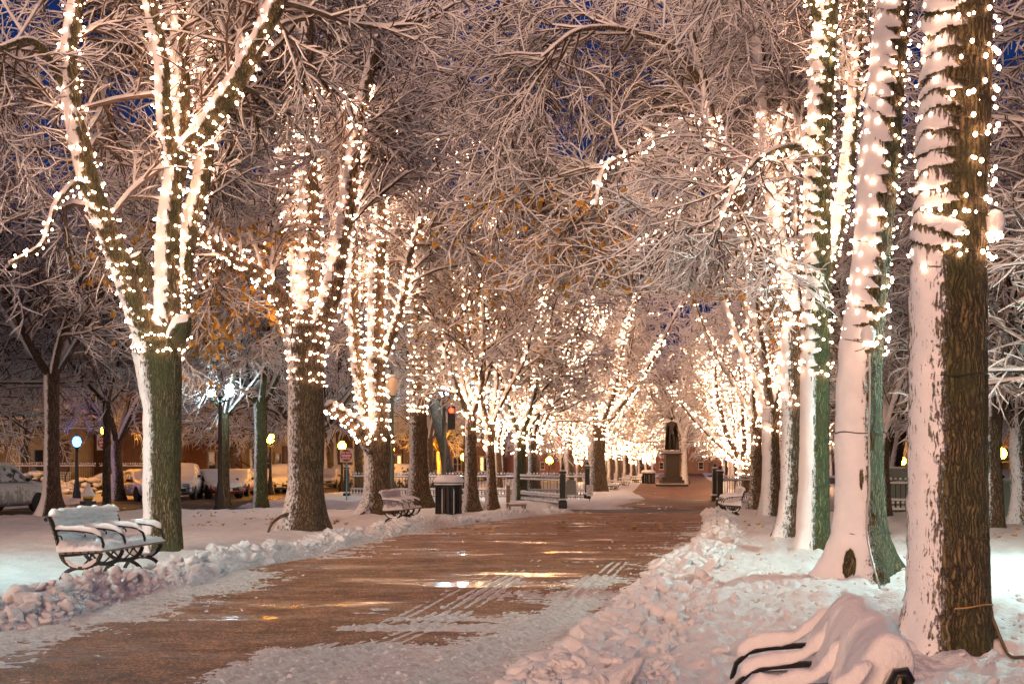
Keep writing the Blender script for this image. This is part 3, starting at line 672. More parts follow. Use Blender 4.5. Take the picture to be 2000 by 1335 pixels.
    Lb=[[(816,712,28),(814,620,26),(812,540,24),(814,450,22),(822,380,18),(828,320,12),(840,200,8)],
        [(820,800,14),(838,755,14,-.2),(862,715,13,-.4),(890,655,11,-.6),(915,600,9,-.9),(960,560,6,-1.2)],
        [(815,600,16),(800,520,15,.2),(795,430,14,.3),(790,340,11,.4),(780,240,8)],
        [(822,390,14),(850,260,12,-.3),(890,150,10,-.8),(950,50,8,-1.4),(1020,-20,6,-2),(1090,-60,4,-2.5)],
        [(818,460,10),(850,330,9,-.4),(890,310,8,-.8),(940,285,7,-1.2),(1000,290,6,-1.6),(1060,318,4,-2)]]
    t,sg,b=tree_px('slimmer tree beside the slatted litter bin, lit from its fork upwards',50,T4,Lb,161,'bark_speck',815,250,.75,36,.08,.03,(.05,.28,.5,4),crown=cr,mound=(.1,.5),ridge=.02,speck=.04,lim_thr=.5,scal=(3,.26,.6))
    lights_for('warm string lights on the slimmer tree left of the litter bin',sg,.037,.24,.15,S,'bulb_mid',100,4,b)
    # further ones of the left row
    def simple(px,by,w,seed,label,ll,lean=0,fork=3.4,hgt=13,n=5,mat='bark_speck',gp='trees lining the snowy path',lit=True,Yov=None,crk=None,br=.05,nm=60,spread=.28,thr=.74,nlit=10.5,mt='bulb_mid',fl=.25,leaves=None,speck=.02,crown=True,name='park_tree',stepm=24,crd=None,up0=0,litbr=.5):
        g=np.random.default_rng(seed); Y0=Yov or (F*CH/(by-HZ)); x0=(px-1000)*Y0/F; r=w/2*Y0/F
        base=np.array([x0,Y0,up0]); t=thing(name,label,'tree',tuple(base),0,gp)
        tp=np.array([[x0,Y0,-.15+up0],[x0+lean*.3,Y0,fork*.35+up0],[x0+lean*.7,Y0,fork*.7+up0],[x0+lean,Y0,fork+.1+up0]])
        V,q,tt,at,C,R=thick(tp,[r*1.15,r,r*.97,r*1.05],stepm,.12,seed,thr,.03,(0+up0,fl,.4,4),.07,0,.9,speck)
        mesh_obj('trunk',V-base,quads=q,tris=tt,mats=[M[mat]],smooth=True,parent=t,attrs={'snow':at})
        L0=[];sg=[]
        for k in range(n):
            a=6.283*(k+.3*g.random())/n+seed; sp=spread*g.uniform(.6,1.35); rr=r*(.62 if n<4 else .52); h=hgt*g.uniform(.75,1.05)-fork
            P=[tp[-1]+np.array([0,0,-.25])]; d=np.array([math.cos(a)*sp*1.5,math.sin(a)*sp*1.5,1.0])
            for j in range(6):
                P.append(P[-1]+unit(d)*h/6*1.03); d=d*np.array([.82,.82,1])+g.normal(size=3)*np.array([.10,.10,0])
            P=np.array(P); Rl=rr*np.array([1,.9,.78,.66,.52,.38,.2])
            V,q,tt,at,C,Rc=thick(P,Rl,12,.25,seed+k,.15,.03,None,.05,0,1.,speck)
            mesh_obj('limb',V-base,quads=q,tris=tt,mats=[M[mat]],smooth=True,parent=t,attrs={'snow':at})
            L0.append((P,Rl)); m=C[:,2]<nlit+g.uniform(-1.5,1.5)+up0
            if m.sum()>3: sg.append((C[m],Rc[m]+.015))
        if crown:
            kw=dict(prune=True,n1=12,n2=9,n3=9,len1=(1.5,4.2),t0=.12,K=(8,5,4),rad3=.006,hs=(.045,.045,.045)); kw.update(crk or {})
            (V,Q,Mi),P3=crown_geo(L0,seed+50,**kw)
            mesh_obj('crown',V-base,quads=Q,midx=Mi,mats=[M['twig'],M['snow']],parent=t,smooth=True)
            P1,R1=LASTP1
            for k in range(len(P1)):
                if P1[k,:,2].max()<nlit+1.5 and g.random()<litbr: sg.append((resample(P1[k][:6],R1[k][:6],14)[0],np.full(14,.03)))
            if leaves:
                lg=leaf_geo(P3,g,leaves[0],leaves[1],sel=lambda p:(p[:,2]<8.5)&(vn3(p[:,0]*.7,p[:,1]*.7,p[:,2]*.7,5)>.05))
                if lg: o=mesh_obj('leaves',lg[0]-base,quads=lg[1],mats=[M['leaf_yellow']],parent=t); tag(o,kind='stuff')
        if lit:
            zt=2.2; m=(C[:,2]>0)
            Ct,Rt=tp[-1:],None
            cc,rr_,_=resample(tp,[r*1.15,r,r*.97,r*1.05],20); k=cc[:,2]>fork-.9+up0; 
            sg.append((cc[k],rr_[k]+.02))
            lights_for(ll,sg,br*.8,.30,.19,S,mt,nm,seed,tuple(base))
        return t
    simple(920,1001,22,181,'tree directly right of the litter bin with snow speckled bark',"warm string lights on the tree right of the litter bin",fork=3.2,n=4,br=.04,nm=100,leaves=(.16,.16))
    simple(962,1000,17,191,'thin tree with a white patch low on its trunk, in front of the spiked fence','warm string lights on the thin tree between litter bin and green trunks',lean=-.1,fork=2.9,n=4,br=.042,nm=90,leaves=(.16,.16))
    simple(1016,979,23,201,'green trunked tree behind the snow covered chair','warm string lights on the green trunked tree behind the chair',fork=2.9,n=5,mat='bark_green',br=.048,nm=90,spread=.5,leaves=(.14,.16))
    simple(1040,974,16,211,'narrow tree touching the green trunk beside the fence','warm string lights on the narrow tree beside the green trunk',fork=2.9,n=4,br=.048,nm=70)
    simple(1165,963,36,221,'stout dark trunk speckled with snow, right of the two fence posts','warm string lights above the stout dark trunk right of the fence posts',fork=3.6,n=6,br=.055,nm=90,spread=.45,leaves=(.14,.18))
    # right row ---------------------------------------------------------------
    T=[(1848,1300,190),(1852,1230,152),(1853,1150,142),(1853,1000,138),(1854,800,134),(1854,650,130),(1855,520,128),(1857,440,130),(1861,360,122),(1866,250,124),(1870,120,120),(1874,0,116),(1880,-200,108),(1886,-420,96)]
    far_limbs=[(np.array([[3.4,10.3,6.6],[2.6,10.6,8],[2.0,11,10.5]]),[.14,.1,.05]),(np.array([[3.5,10.3,6.8],[4.6,11.4,8.5],[5.4,12.2,10.5]]),[.14,.1,.05])]
    t,sg,b=tree_px('biggest and nearest tree, right edge, half plastered white and half dark ridged bark',10.3,T,[([(1838,462,50,-.10),(1862,452,46,-.20),(1878,456,24,-.26)],{'grow':False,'lit':False,'snow':.05,'thr':.0})],301,'bark_lampgreen',535,None,.70,150,.016,.035,(.02,.10,.22,6),crown=None,scal=(3.1,.155,.9),mound=(.16,.30),ridge=.024,lump=.035)
    (V,Q,Mi),P3=crown_geo(far_limbs,351,n1=16,n2=8,n3=6,len1=(1.8,3.6),t0=.0)
    mesh_obj('crown',V-np.array(b),quads=Q,midx=Mi,mats=[M['twig'],M['snow']],parent=t,smooth=True)
    lights_for('warm string lights wrapped round the nearest trunk at the right edge',sg,.015,.15,.13,S,'bulb',100,31,b,wire_r=.0055)
    T=[(1682,1158,150),(1683,1110,112),(1683,1040,88),(1682,950,80),(1680,860,78),(1680,760,76),(1683,690,76),(1695,600,68),(1704,500,66),(1712,400,68),(1720,300,66),(1730,200,62),(1738,100,60),(1746,0,56),(1756,-160,46),(1760,-300,30)]
    Lb=[[(1755,-60,30),(1800,-160,24,.4),(1850,-300,18,.6),(1880,-420,10)], [(1748,-40,30),(1690,-150,24,-.3),(1640,-300,16,-.5),(1600,-420,10)]]
    cr2=dict(prune=True,n2=11,n3=11,n1=11,len3=(.25,.7),hs=(.034,.030,.026),len1=(1.5,3.2),t0=.45,bias1=(.2,1.6,.1))
    t,sg,b=tree_px('broad snow coated tree with a hollow at its foot, second from the right edge',16.4,T,Lb,321,'bark_lampgreen',700,None,.34,96,.025,.035,(.04,.40,.32,4),scal=(2.9,.19,1.0),bare=[(1657,1095,16.3,.05,.16,1.3),(1652,1112,16.3,.035,.10,1.2),(1690,1120,16.3,.03,.05,.9),(1702,740,16.4,.02,.45,.9),(1697,850,16.4,.018,.35,.9),(1672,935,16.4,.012,.12,.8),(1706,960,16.4,.015,.2,.8),(1690,1010,16.4,.012,.10,.8),(1712,1060,16.4,.02,.14,.9)],crown=cr2,mound=(.18,.42),ridge=.022,lump=.05,lim_thr=.32)
    lights_for('warm string lights spiralling up the broad snow coated tree',sg,.0185,.19,.115,S,'bulb',100,32,b,wire_r=.006)
    T=[(1588,1090,74),(1590,1040,56),(1592,950,51),(1593,850,50),(1593,740,50),(1595,600,47),(1598,450,48),(1598,300,46),(1604,200,44),(1610,100,43),(1617,0,40),(1622,-150,32),(1626,-280,20)]
    Lb=[[(1618,520,20,.1),(1636,440,24,.3),(1652,360,26,.5),(1660,280,24,.5),(1668,180,20,.6),(1676,60,16,.6),(1680,-80,10)],
        [(1592,330,12),(1560,290,10,-.4),(1500,300,8,-.8),(1440,360,6,-1.4),(1400,450,4,-1.8)],
        [(1612,60,16),(1560,-40,12,-.4),(1500,-120,9,-1),(1430,-150,6,-1.5)]]
    t,sg,b=tree_px('straight tree with a bright white left side, between the broad tree and the forked one',22.2,T,Lb,341,'bark_green',738,None,.56,72,.035,.03,(.05,.10,.35,4),scal=(3.1,.21,1.0),crown=cr2,mound=(.14,.4),ridge=.02,lim_thr=.32)
    lights_for('warm string lights on the straight white sided tree',sg,.022,.2,.105,S,'bulb',100,33,b)
    T=[(1538,1064,60),(1545,1010,44),(1548,950,40),(1548,850,38),(1547,750,38),(1549,650,42),(1550,610,40)]
    Lb=[[(1540,630,34),(1505,565,32,-.2),(1475,490,30,-.5),(1445,410,27,-.8),(1412,335,24,-1.1),(1392,255,22,-1.3),(1375,160,14,-1.5),(1350,60,9,-1.7)],
        [(1552,630,34),(1545,540,30,.2),(1520,440,28,.3),(1500,340,27,.4),(1494,240,25,.4),(1486,150,24,.4),(1478,60,20,.4),(1462,-60,16,.3)],
        [(1505,330,18,.3),(1532,220,17,.2),(1545,130,15,.1),(1580,40,13),(1610,-60,9)],
        [(1522,440,14,.3),(1538,350,14,0),(1565,280,13,-.2),(1590,220,10,-.3)],
        [(1380,180,12,-1.4),(1320,100,10,-1.9),(1230,60,8,-2.5),(1130,60,6,-3.1),(1060,110,4,-3.6)],
        [(1396,262,12,-1.2),(1350,240,12,-1.6),(1295,255,10,-2),(1250,292,8,-2.4),(1180,330,6,-2.8),(1165,400,4,-3)],
        [(1420,350,12,-1.1),(1370,335,11,-1.5),(1340,360,9,-1.9),(1300,440,7,-2.3),(1240,480,5,-2.7)]]
    cr3=dict(prune=True,n2=11,n3=11,n1=15,len3=(.25,.7),hs=(.034,.030,.026),len1=(2.0,5.0),t0=.42,droop=.16,bias1=(-.1,2.2,.15))
    t,sg,b=tree_px('forked tree with long arms reaching left over the path',26,T,Lb,361,'bark_speck',800,215,.66,60,.05,.025,(.05,.18,.4,4),crown=cr3,mound=(.14,.45),ridge=.02,lim_thr=.1,speck=.03,leaves=(.16,.13,lambda p:(p[:,2]<6.4)&(vn3(p[:,0]*.8,p[:,1]*.8,p[:,2]*.8,3)>.0)))
    lights_for('warm string lights on the forked tree and its long left arms',sg,.024,.2,.105,S,'bulb',100,34,b)
    simple(1506,1013,33,381,'dark trunk with a knobbly snow topped stump, beside the right hand bench','warm string lights above the snow topped stump',fork=3.2,n=5,hgt=12,br=.04,nm=100,thr=.5,spread=.3,leaves=(.16,.16))
    simple(1477,1001,22,391,'narrow plain trunk immediately behind the far right hand bench','warm string lights on the narrow plain trunk behind the right hand bench',fork=3.0,n=5,hgt=12,br=.045,nm=100,thr=.75,spread=.3,speck=-.1)
    # arms spreading low over the far fence
    simple(1452,968,24,401,'wide spreading tree behind the right hand fence posts','warm string lights on the wide spreading tree behind the right hand posts',fork=1.8,n=8,hgt=10,br=.055,nm=100,spread=.72,crk=dict(n1=8,len1=(1.2,2.8)))
    # unlit trees on the left kerb, in front of the avenue
    K='unlit kerb trees beside the left avenue'
    simple(102,1012,27,421,'unlit brown tree with a broad snowy foot near the left edge','',fork=4.2,n=5,hgt=12,lit=False,gp=K,mat='bark_dark',fl=.42,crk=dict(n1=14,n2=8,n3=6,hs=(.035,.035,.035)),thr=.6,speck=.05,spread=.55)
    simple(209,1000,14,431,'thin straight unlit trunk between the hydrant and the bench','',fork=3.7,n=4,hgt=9,lit=False,gp=K,mat='bark_dark',fl=.05,thr=.9,speck=-.1,spread=.5)
    simple(440,996,15,441,'thin unlit tree beside the double headed lamp','',fork=3.4,n=5,hgt=10,lit=False,gp=K,mat='bark_lampgreen',fl=.12,thr=.8,speck=-.02,spread=.55)
    simple(510,994,25,451,'mossy green unlit tree right of the double headed lamp','',fork=3.8,n=5,hgt=11,lit=False,gp=K,mat='bark_green',fl=.12,thr=.75,spread=.6)  # its green is light of the nearby lamp, put into the bark
    simple(884,950,20,461,'dark unlit trunk leaning left behind the litter bin','',lean=-1.0,fork=5.2,n=3,hgt=12,lit=False,gp='unlit trees by the cross street',mat='bark_dark',thr=.9,speck=-.1,Yov=64)
    simple(1983,1006,18,471,'bright green slim trunk near the right edge by the fence','',fork=4.6,n=4,hgt=10,lit=False,gp='unlit trees on the right',mat='bark_green',thr=.7,fl=.12)
    simple(1945,985,18,473,'dark trunk behind the green cabinet','',fork=5,n=5,hgt=12,lit=False,gp='unlit trees on the right',mat='bark_green',thr=.8,fl=.12,crk=dict(n1=12),leaves=(.02,.15))
    simple(1742,985,22,475,'leaning dark trunk seen right of the broad snow coated tree','',lean=.5,fork=4.0,n=5,hgt=12,lit=False,gp='unlit trees on the right',mat='bark_dark',thr=.8,fl=.12,crk=dict(n1=12),leaves=(.03,.15))
    # the big tree outside the left edge whose branches hang into the picture
    g=np.random.default_rng(5)
    b=np.array([-7.0,11.5,0]); t=thing('park_tree','tree outside the left edge with branches in the top left corner','tree',tuple(b),0,'trees lining the snowy path')
    tp=np.array([[0,0,-.1],[0,0,2],[.05,0,4.2]])
    V,q,tt,at,C,R=thick(tp,[.34,.3,.3],30,.08,77,.5,.03,(.05,.2,.3,5)); mesh_obj('trunk',V,quads=q,tris=tt,mats=[M['bark_lampgreen']],smooth=True,parent=t,attrs={'snow':at})
    L0=[]
    for dx,dy,hh in ((1.5,.4,9.4),(.8,1.0,9.5),(1.7,-.8,8.4),(-1,0,9),(.2,-2.0,9.0)):
        P=np.array([[.05,0,4.0],[dx*.35,dy*.35,5.6],[dx*.75,dy*.75,7.0],[dx,dy,hh]]); L0.append((P,[.15,.12,.08,.04]))
        V,q,tt,at,C,R=thick(P,[.15,.12,.08,.04],14,.15,78,.15,.03); mesh_obj('limb',V,quads=q,tris=tt,mats=[M['bark_lampgreen']],smooth=True,parent=t,attrs={'snow':at})
    (V,Q,Mi),P3=crown_geo(L0,79,n1=7,n2=7,n3=7,len1=(1.2,2.6),t0=.45,zmin=4.7,droop=.22,hs=(.022,.018,.014),rad3=.0035)
    mesh_obj('crown',V,quads=Q,midx=Mi,mats=[M['twig'],M['snow']],parent=t,smooth=True)
    # ---------------- templates copied for the far rows and the woods behind the avenues
    tmpl=[]
    for s,(fk,hg,n,sp) in enumerate(((3.1,14,5,.34),(2.9,12.5,6,.42),(3.4,15,5,.28),(2.6,11.5,6,.55))):
        sc_=600+s*10; g=np.random.default_rng(sc_)
        def mk(lit):
            t=thing('far_tree','x','tree',(0,0,0),0,'x'); tp=np.array([[0,0,-.15],[.03,0,1.2],[-.02,.03,2.2],[0,0,fk]])
            V,q,tt,at,C,R=thick(tp,[.32,.27,.26,.27],14,.2,sc_,.6,.03,(0,.2,.3,4),.07,0,.9,.0)
            mesh_obj('trunk',V,quads=q,tris=tt,mats=[M['bark_speck']],smooth=True,parent=t,attrs={'snow':at}); return t,tp
        t,tp=mk(0); L0=[];sg=[(np.array([[0,0,fk-.9],[0,0,fk-.4],[0,0,fk]]),np.array([.3,.3,.3]))]
        LV=[];LQ=[];LT=[];LA=[];o_=0
        for k in range(n):
            a=6.283*(k+.3*g.random())/n+s; P=[tp[-1]+np.array([0,0,-.25])]; d=np.array([math.cos(a)*sp*1.5,math.sin(a)*sp*1.5,1.0]); h=hg*g.uniform(.75,1.05)-fk
            for j in range(6): P.append(P[-1]+unit(d)*h/6); d=d*np.array([.85,.85,1])+g.normal(size=3)*np.array([.12,.12,0])
            P=np.array(P); Rl=.15*np.array([1,.9,.78,.66,.52,.38,.2]); V,q,tt,at,C,Rc=thick(P,Rl,8,.4,sc_+k,.15,.03,None,.05)
            mesh_obj('limb',V,quads=q,tris=tt,mats=[M['bark']],smooth=True,parent=t,attrs={'snow':at})
            L0.append((P,Rl)); m=C[:,2]<11.5+g.uniform(-1.5,1.5); sg.append((C[m],Rc[m]+.02))
        (V,Q,Mi),P3=crown_geo(L0,sc_+50,n1=13,n2=9,n3=9,len1=(1.6,4.4),len3=(.3,.8),t0=.08,K=(7,5,3),rad3=.007,hs=(.05,.045,.04),gap=.1)
        mesh_obj('crown',V,quads=Q,midx=Mi,mats=[M['twig'],M['snow']],parent=t,smooth=True)
        P1,R1=LASTP1
        for k in range(len(P1)):
            if P1[k,:,2].max()<13 and g.random()<.75: sg.append((P1[k][:6],np.full(6,.03)))
        lt,_=lights_for('x',sg,.05,.30,.18,S,'bulb_far',0,sc_,(0,0,0),objs=False)
        tmpl.append((t,lt))
    used=set(); usedl=set()
    def put(k,loc,rz,sc,label,group,lit=None):
        t,lt=tmpl[k]
        if k in used: c=copy_tree(t)
        else: c=t; used.add(k)
        c.location=loc; c.rotation_euler=(0,0,rz); c.scale=(sc,sc,sc); c['label']=label; c['group']=group
        if lit:
            if k in usedl: d=copy_tree(lt)
            else: d=lt; usedl.add(k)
            d.location=loc; d.rotation_euler=(0,0,rz); d.scale=(sc,sc,sc); d['label']=lit; d['group']='string lights on the far trees'
    g=np.random.default_rng(99)
    # left far row beside the path (trunks between the fence posts and the statue)
    far=[(1192,944),(1207,941),(1222,942),(1236,940),(1250,938),(1262,936),(1100,950),(1130,943),(1275,930)]
    for i,(px,py) in enumerate(far):
        p=G(px,py); put(i%4,(p.x,p.y,0),g.uniform(-.5,.5),g.uniform(.9,1.1),'far lit tree in the row between the fence and the statue','far lit trees left of the statue','string lights glowing on a far tree left of the statue')
    farR=[(14.3,86),(17.2,98),(19.5,112),(16.2,76),(21,128),(24,150),(28,175),(33,205),(20,88)]
    put(0,(15.6,121,0),1.2,1.4,'big unlit tree rising directly behind the statue','trees behind the statue')
    for i,(x,y) in enumerate(farR):
        put((i+1)%4,(x,y,0),g.uniform(-.5,.5),g.uniform(.9,1.1),'far lit tree right of the statue along the path','far lit trees right of the statue','string lights glowing on a far tree right of the statue')
    for i,(x,y) in enumerate(((3.5,82),(7,118),(10,140),(15,165),(19,195),(24,235),(-1,92),(1.2,73))):
        put((i+2)%4,(x,y,0),g.uniform(-.5,.5),g.uniform(.9,1.15),'far lit tree deeper in the left row near the red signal','far lit trees in the middle distance','string lights on a far tree in the middle distance')
    # unlit trees: beyond the left avenue, beyond the right fence, and closing the far view
    for i,(x,y,s) in enumerate([(-24.5,62,1.0),(-22,50,.95),(-20.3,76,1.1),(-17.8,92,1.1),(-15,108,1.15),(-30,72,1.1),(-26,86,1.1),(-22,104,1.2),(-12,128,1.2),(-33,90,1.1),(-8.8,76,1.0),(-9.5,62,1.0),(-5.5,88,1.1),(-14.5,58,.9),(-12,46,.7)]):
        if i in (13,14): continue
        put(i%4,(x,y,0),g.uniform(-.5,.5),s,'snow laden unlit tree standing beyond the left avenue','snow laden trees beyond the left avenue')
    for i,(x,y,s) in enumerate([(17.5,46,1.0),(20.5,53,1.1),(16.2,57,1.1),(22,64,1.1),(19.5,73,1.1),(27,78,1.2),(24,58,1.1),(15.3,66,1.0),(26,92,1.2),(32,100,1.2),(21,42,1.0),(13.2,50,.9)]):
        put((i+1)%4,(x,y,0),g.uniform(-.5,.5),s,'snow laden unlit tree standing beyond the right fence','snow laden trees beyond the right fence')
    for i,(x,y,s) in enumerate([(-15.5,24,1.0),(-17.0,35,1.05),(-19,43,1.15),(-19,38,.95),(-21.5,31,.9),(-27,44,1.0),(-26,54,1.0),(-34,60,1.1),(-38,76,1.15),(-13.2,70,.95),(-19,64,1.0),(-10.5,98,1.1),(-6,112,1.15),(-16,122,1.2),(-24,124,1.25),(-31,108,1.2),(-40,98,1.2)]):
        put((i+3)%4,(x,y,-.05),g.uniform(-.5,.5),s,'snow laden unlit tree on the lawn or kerb at the left side','snow laden trees at the left side')
    for i,(x,y,s) in enumerate([(11.4,23.0,1.05),(13.6,26.5,1.0),(16.5,30,1.0),(12.6,33,.9),(11.2,31,.8),(14.8,35,.9),(18,38,.95),(13.2,42,.85),(24,48,1.05),(29,58,1.1),(33,70,1.15),(38,86,1.2),(30,110,1.2),(36,125,1.25),(26,120,1.2),(40,105,1.2),(10.6,38,.7)]):
        put((i+2)%4,(x,y,-.05),g.uniform(-.5,.5),s,'snow laden unlit tree on the lawn at the right side','snow laden trees at the right side')
    for i in range(16):
        x=-20+i*5.2+g.uniform(-1.5,1.5); y=215+g.uniform(-25,35)
        put(i%4,(x+8,y,0),g.uniform(-.5,.5),1.3,'distant snow laden tree closing the view at the far end','distant trees closing the view')
# ------------------------------------------------------------------ lumpy snow helper
def lumps(o, amp, freq, seed=0):
    me=o.data; n=len(me.vertices); c=np.empty(n*3,np.float32); me.vertices.foreach_get('co',c); c=c.reshape(-1,3)
    nr=np.empty(n*3,np.float32); me.vertices.foreach_get('normal',nr); nr=nr.reshape(-1,3)
    d=vn3(c[:,0]*freq+seed,c[:,1]*freq,c[:,2]*freq,seed)*amp+vn3(c[:,0]*freq*2.7,c[:,1]*freq*2.7,c[:,2]*freq*2.7,seed+1)*amp*.45
    c=c+nr*d[:,None]; me.vertices.foreach_set('co',c.astype(np.float32).ravel()); me.update()
def strip_snow(name, path, halfw, hgt, parent, seed, n=40, m=10, amp=.01, side=(0,1,0)):
    """snow lying along a path: a rounded ridge. side = horizontal width direction"""
    C,_,L=resample(np.array(path,float),[1]*len(path),n); side=np.asarray(side,float)
    T=unit(np.gradient(C,axis=0)); side=np.repeat(unit(side)[None],n,0); up=unit(np.cross(side,T)); up=np.where(up[:,2:3]<0,-up,up)
    th=np.linspace(0,math.pi,m); hw=halfw*np.ones(n); e=np.minimum(1,np.minimum(np.arange(n),n-1-np.arange(n))/2.5+.25)
    ww=(1+.22*vn3(np.arange(n)*.35,seed+0*th[0],0.3,seed))*e; hh=(1+.38*vn3(np.arange(n)*.30,seed+5.,.7,seed+3))*e
    V=C[:,None]+side[:,None]*(np.cos(th)[None,:,None]*(hw*ww)[:,None,None])+up[:,None]*(np.sin(th)[None,:,None]**.8*(hgt*hh)[:,None,None])
    low=V[:, [0,-1]]-up[:,None]*.012
    V=np.concatenate([low[:,:1],V,low[:,1:]],1); m2=m+2; V=V.reshape(-1,3)
    V=V+unit(V-np.repeat(C,m2,0))*(vn3(V[:,0]*22,V[:,1]*22,V[:,2]*22,seed+9)*amp+vn3(V[:,0]*60,V[:,1]*60,V[:,2]*60,seed+9)*amp*.4)[:,None]
    i=np.arange((n-1)*m2).reshape(n-1,m2)
    a=i.ravel(); j=(np.arange(m2)+1)%m2; q=np.stack([i,i[:,j],i[:,j]+m2,i+m2],-1).reshape(-1,4)
    c0=len(V); V=np.concatenate([V,[V[:m2].mean(0)],[V[-m2:].mean(0)]]); k=np.arange(m2); t1=np.stack([k,np.full(m2,c0),(k+1)%m2],1); t2=np.stack([k+(n-1)*m2,(k+1)%m2+(n-1)*m2,np.full(m2,c0+1)],1)
    return V,q,np.concatenate([t1,t2])
def snow_on(name,strips,parent,mat=None):
    Vs=[];Qs=[];Ts=[];o=0
    for V,q,t in strips: Vs.append(V);Qs.append(q+o);Ts.append(t+o);o+=len(V)
    return mesh_obj(name,np.concatenate(Vs),quads=np.concatenate(Qs),tris=np.concatenate(Ts),mats=[mat or M['snow']],smooth=True,parent=parent)

# ------------------------------------------------------------------ cast iron benches
def arc(c,rx,rz,a0,a1,n=14): return [(0,c[0]+rx*math.cos(R_(a0+(a1-a0)*i/n)),c[1]+rz*math.sin(R_(a0+(a1-a0)*i/n))) for i in range(n+1)]
def make_bench(label,loc,rz,Lh=2.2,nf=4,depth_snow=1.0,seed=0,sc=(1,.86,.88)):
    """length along local x, sitter looks along -y"""
    t=thing('park_bench',label,'bench',loc,rz,'cast iron benches beside the path',sc)
    xs=np.linspace(-Lh/2,Lh/2,nf)
    for k,x in enumerate(xs):
        end=k in (0,nf-1); m=MB(); sh=lambda P:[(x,p[1],p[2]) for p in P]
        m.tube(sh(arc((0,-.02),.27,.23,8,172)),.019,8,sq=1.5)                    # arched foot
        m.tube(sh(arc((0,.44),.27,.235,188,352)),.019,8,sq=1.5)                 # upturned bow below the seat
        m.tube([(x,-.27,.42),(x,-.10,.405),(x,.10,.38),(x,.24,.37)],.018,8,sq=1.5)  # seat bearer
        m.tube([(x,.24,.37),(x,.285,.46),(x,.31,.58),(x,.345,.72),(x,.385,.84),(x,.41,.885),(x,.445,.89),(x,.46,.865),(x,.45,.84)],[.022,.022,.024,.026,.027,.028,.030,.028,.02],12,sq=1.5)  # back post with rolled top
        m.tube([(x,.34,.70),(x,.27,.725),(x,.10,.715),(x,-.08,.70),(x,-.20,.675),(x,-.275,.61),(x,-.30,.53),(x,-.285,.45),(x,-.27,.42)],.017,8,sq=1.6) # arm hoop
        m.tube(sh(arc((.29,.60),.045,.045,-90,200,10)),.010,6)                   # scroll
        m.tube([(x,.0,.205),(x,.0,.225)],.034,8)
        o=m.build('iron_frame',M['iron'],t,True)
        st=[strip_snow('s',([(x,.30,.93),(x,.22,.84),(x,.12,.77)] if depth_snow>1.15 else [(x,.34,.745),(x,.27,.742),(x,.10,.735)])+[(x,.02,.73),(x,-.08,.718),(x,-.19,.695),(x,-.265,.64)],.030,.055*min(depth_snow,1.0),t,seed+k,26,9,.008,(1,0,0))]
        if end: snow_on('bow_snow',[strip_snow('s',[(x,-.23,.335),(x,-.12,.24),(x,0,.215),(x,.12,.24),(x,.23,.335)],.02,.035,t,seed+k+9,18,7,.004,(1,0,0))],o)
        snow_on('arm_snow',st,o)
    for k in range(nf-1):
        a,b=xs[k],xs[k+1]; mid=(a+b)/2; m=MB()
        m.tube([(a,0,.215),((a+mid)/2,0,.27),(mid,0,.36)],.013,6); m.tube([(b,0,.215),((b+mid)/2,0,.27),(mid,0,.36)],.013,6); m.tube([(mid,-.02,.37),(mid,.02,.37)],.03,8)
        m.build('stretcher',M['iron'],t,True)
    m=MB()
    for i in range(6): m.box((0,-.265+i*.098,.435-.006*i),(Lh+.10,.075,.03),0,0,.006)
    m.build('seat',M['wood'],t)
    m=MB()
    for i in range(7):
        z=.50+i*.062; y=.285+.135*((z-.45)/.44)**1.25; m.box((0,y,z),(Lh+.08,.022,.046),0,0,.004)
    m.build('backrest',M['wood'],t)
    if depth_snow>1.15:
        prof=[(-.30,.43),(-.335,.44),(-.345,.50),(-.29,.565),(-.10,.575),(.04,.60),(.13,.67),(.20,.79),(.26,.90),(.32,.985),(.385,1.02),(.45,1.0),(.49,.94),(.49,.88),(.455,.85),(.41,.90),(.37,.83),(.31,.62),(.25,.46),(0,.44)]
        C,_,_=resample(np.array([(0,a,b) for a,b in prof+prof[:1]]),[1]*(len(prof)+1),73); C=C[:-1]; nn=len(C); nx=150
        xs2=np.linspace(-Lh/2+.045,Lh/2-.045,nx); ctr=np.array([0,.2,.62]); X=np.repeat(xs2[:,None],nn,1); Yy=np.repeat(C[None,:,1],nx,0); Z=np.repeat(C[None,:,2],nx,0)
        outer=(np.arange(nn)<57)[None]*1.0
        fr=np.exp(-((X-np.round((X+Lh/2)/(Lh/(nf-1)))*(Lh/(nf-1))+Lh/2)/.10)**2)
        d=outer*(.030*fbm2(X*3.2+seed,(Yy+Z)*3,seed,3)+.012*fbm2(X*11,(Yy-Z)*11+3,seed+3,3)+.035*fr*sstep(.55,.8,Z)-.012*np.cos((Yy)*2*math.pi/.098)*(Z<.6)*.6)
        ny_=Yy-ctr[1]; nz_=Z-.55; l=np.hypot(ny_,nz_)+1e-6; ed=np.sqrt(np.clip(np.minimum(X+Lh/2-.045,Lh/2-.045-X)/.07,0,1)); 
        nyv=np.gradient(Z,axis=1); nzv=-np.gradient(Yy,axis=1); q_=np.hypot(nyv,nzv)+1e-6; nyv,nzv=-nyv/q_,-nzv/q_
        th=d-(1-ed)*.05*outer
        V=np.stack([X,Yy+nyv*th,Z+nzv*th],-1).reshape(-1,3)
        i_=np.arange((nx-1)*nn); j_=i_//nn*nn; q=np.stack([i_,j_+(i_+1)%nn,j_+(i_+1)%nn+nn,i_+nn],1)
        V=np.concatenate([V,[[xs2[0],.25,.6]],[[xs2[-1],.25,.6]]]); k=np.arange(nn); c0=nx*nn
        t1=np.stack([k,np.full(nn,c0),(k+1)%nn],1); t2=np.stack([k+(nx-1)*nn,(k+1)%nn+(nx-1)*nn,np.full(nn,c0+1)],1)
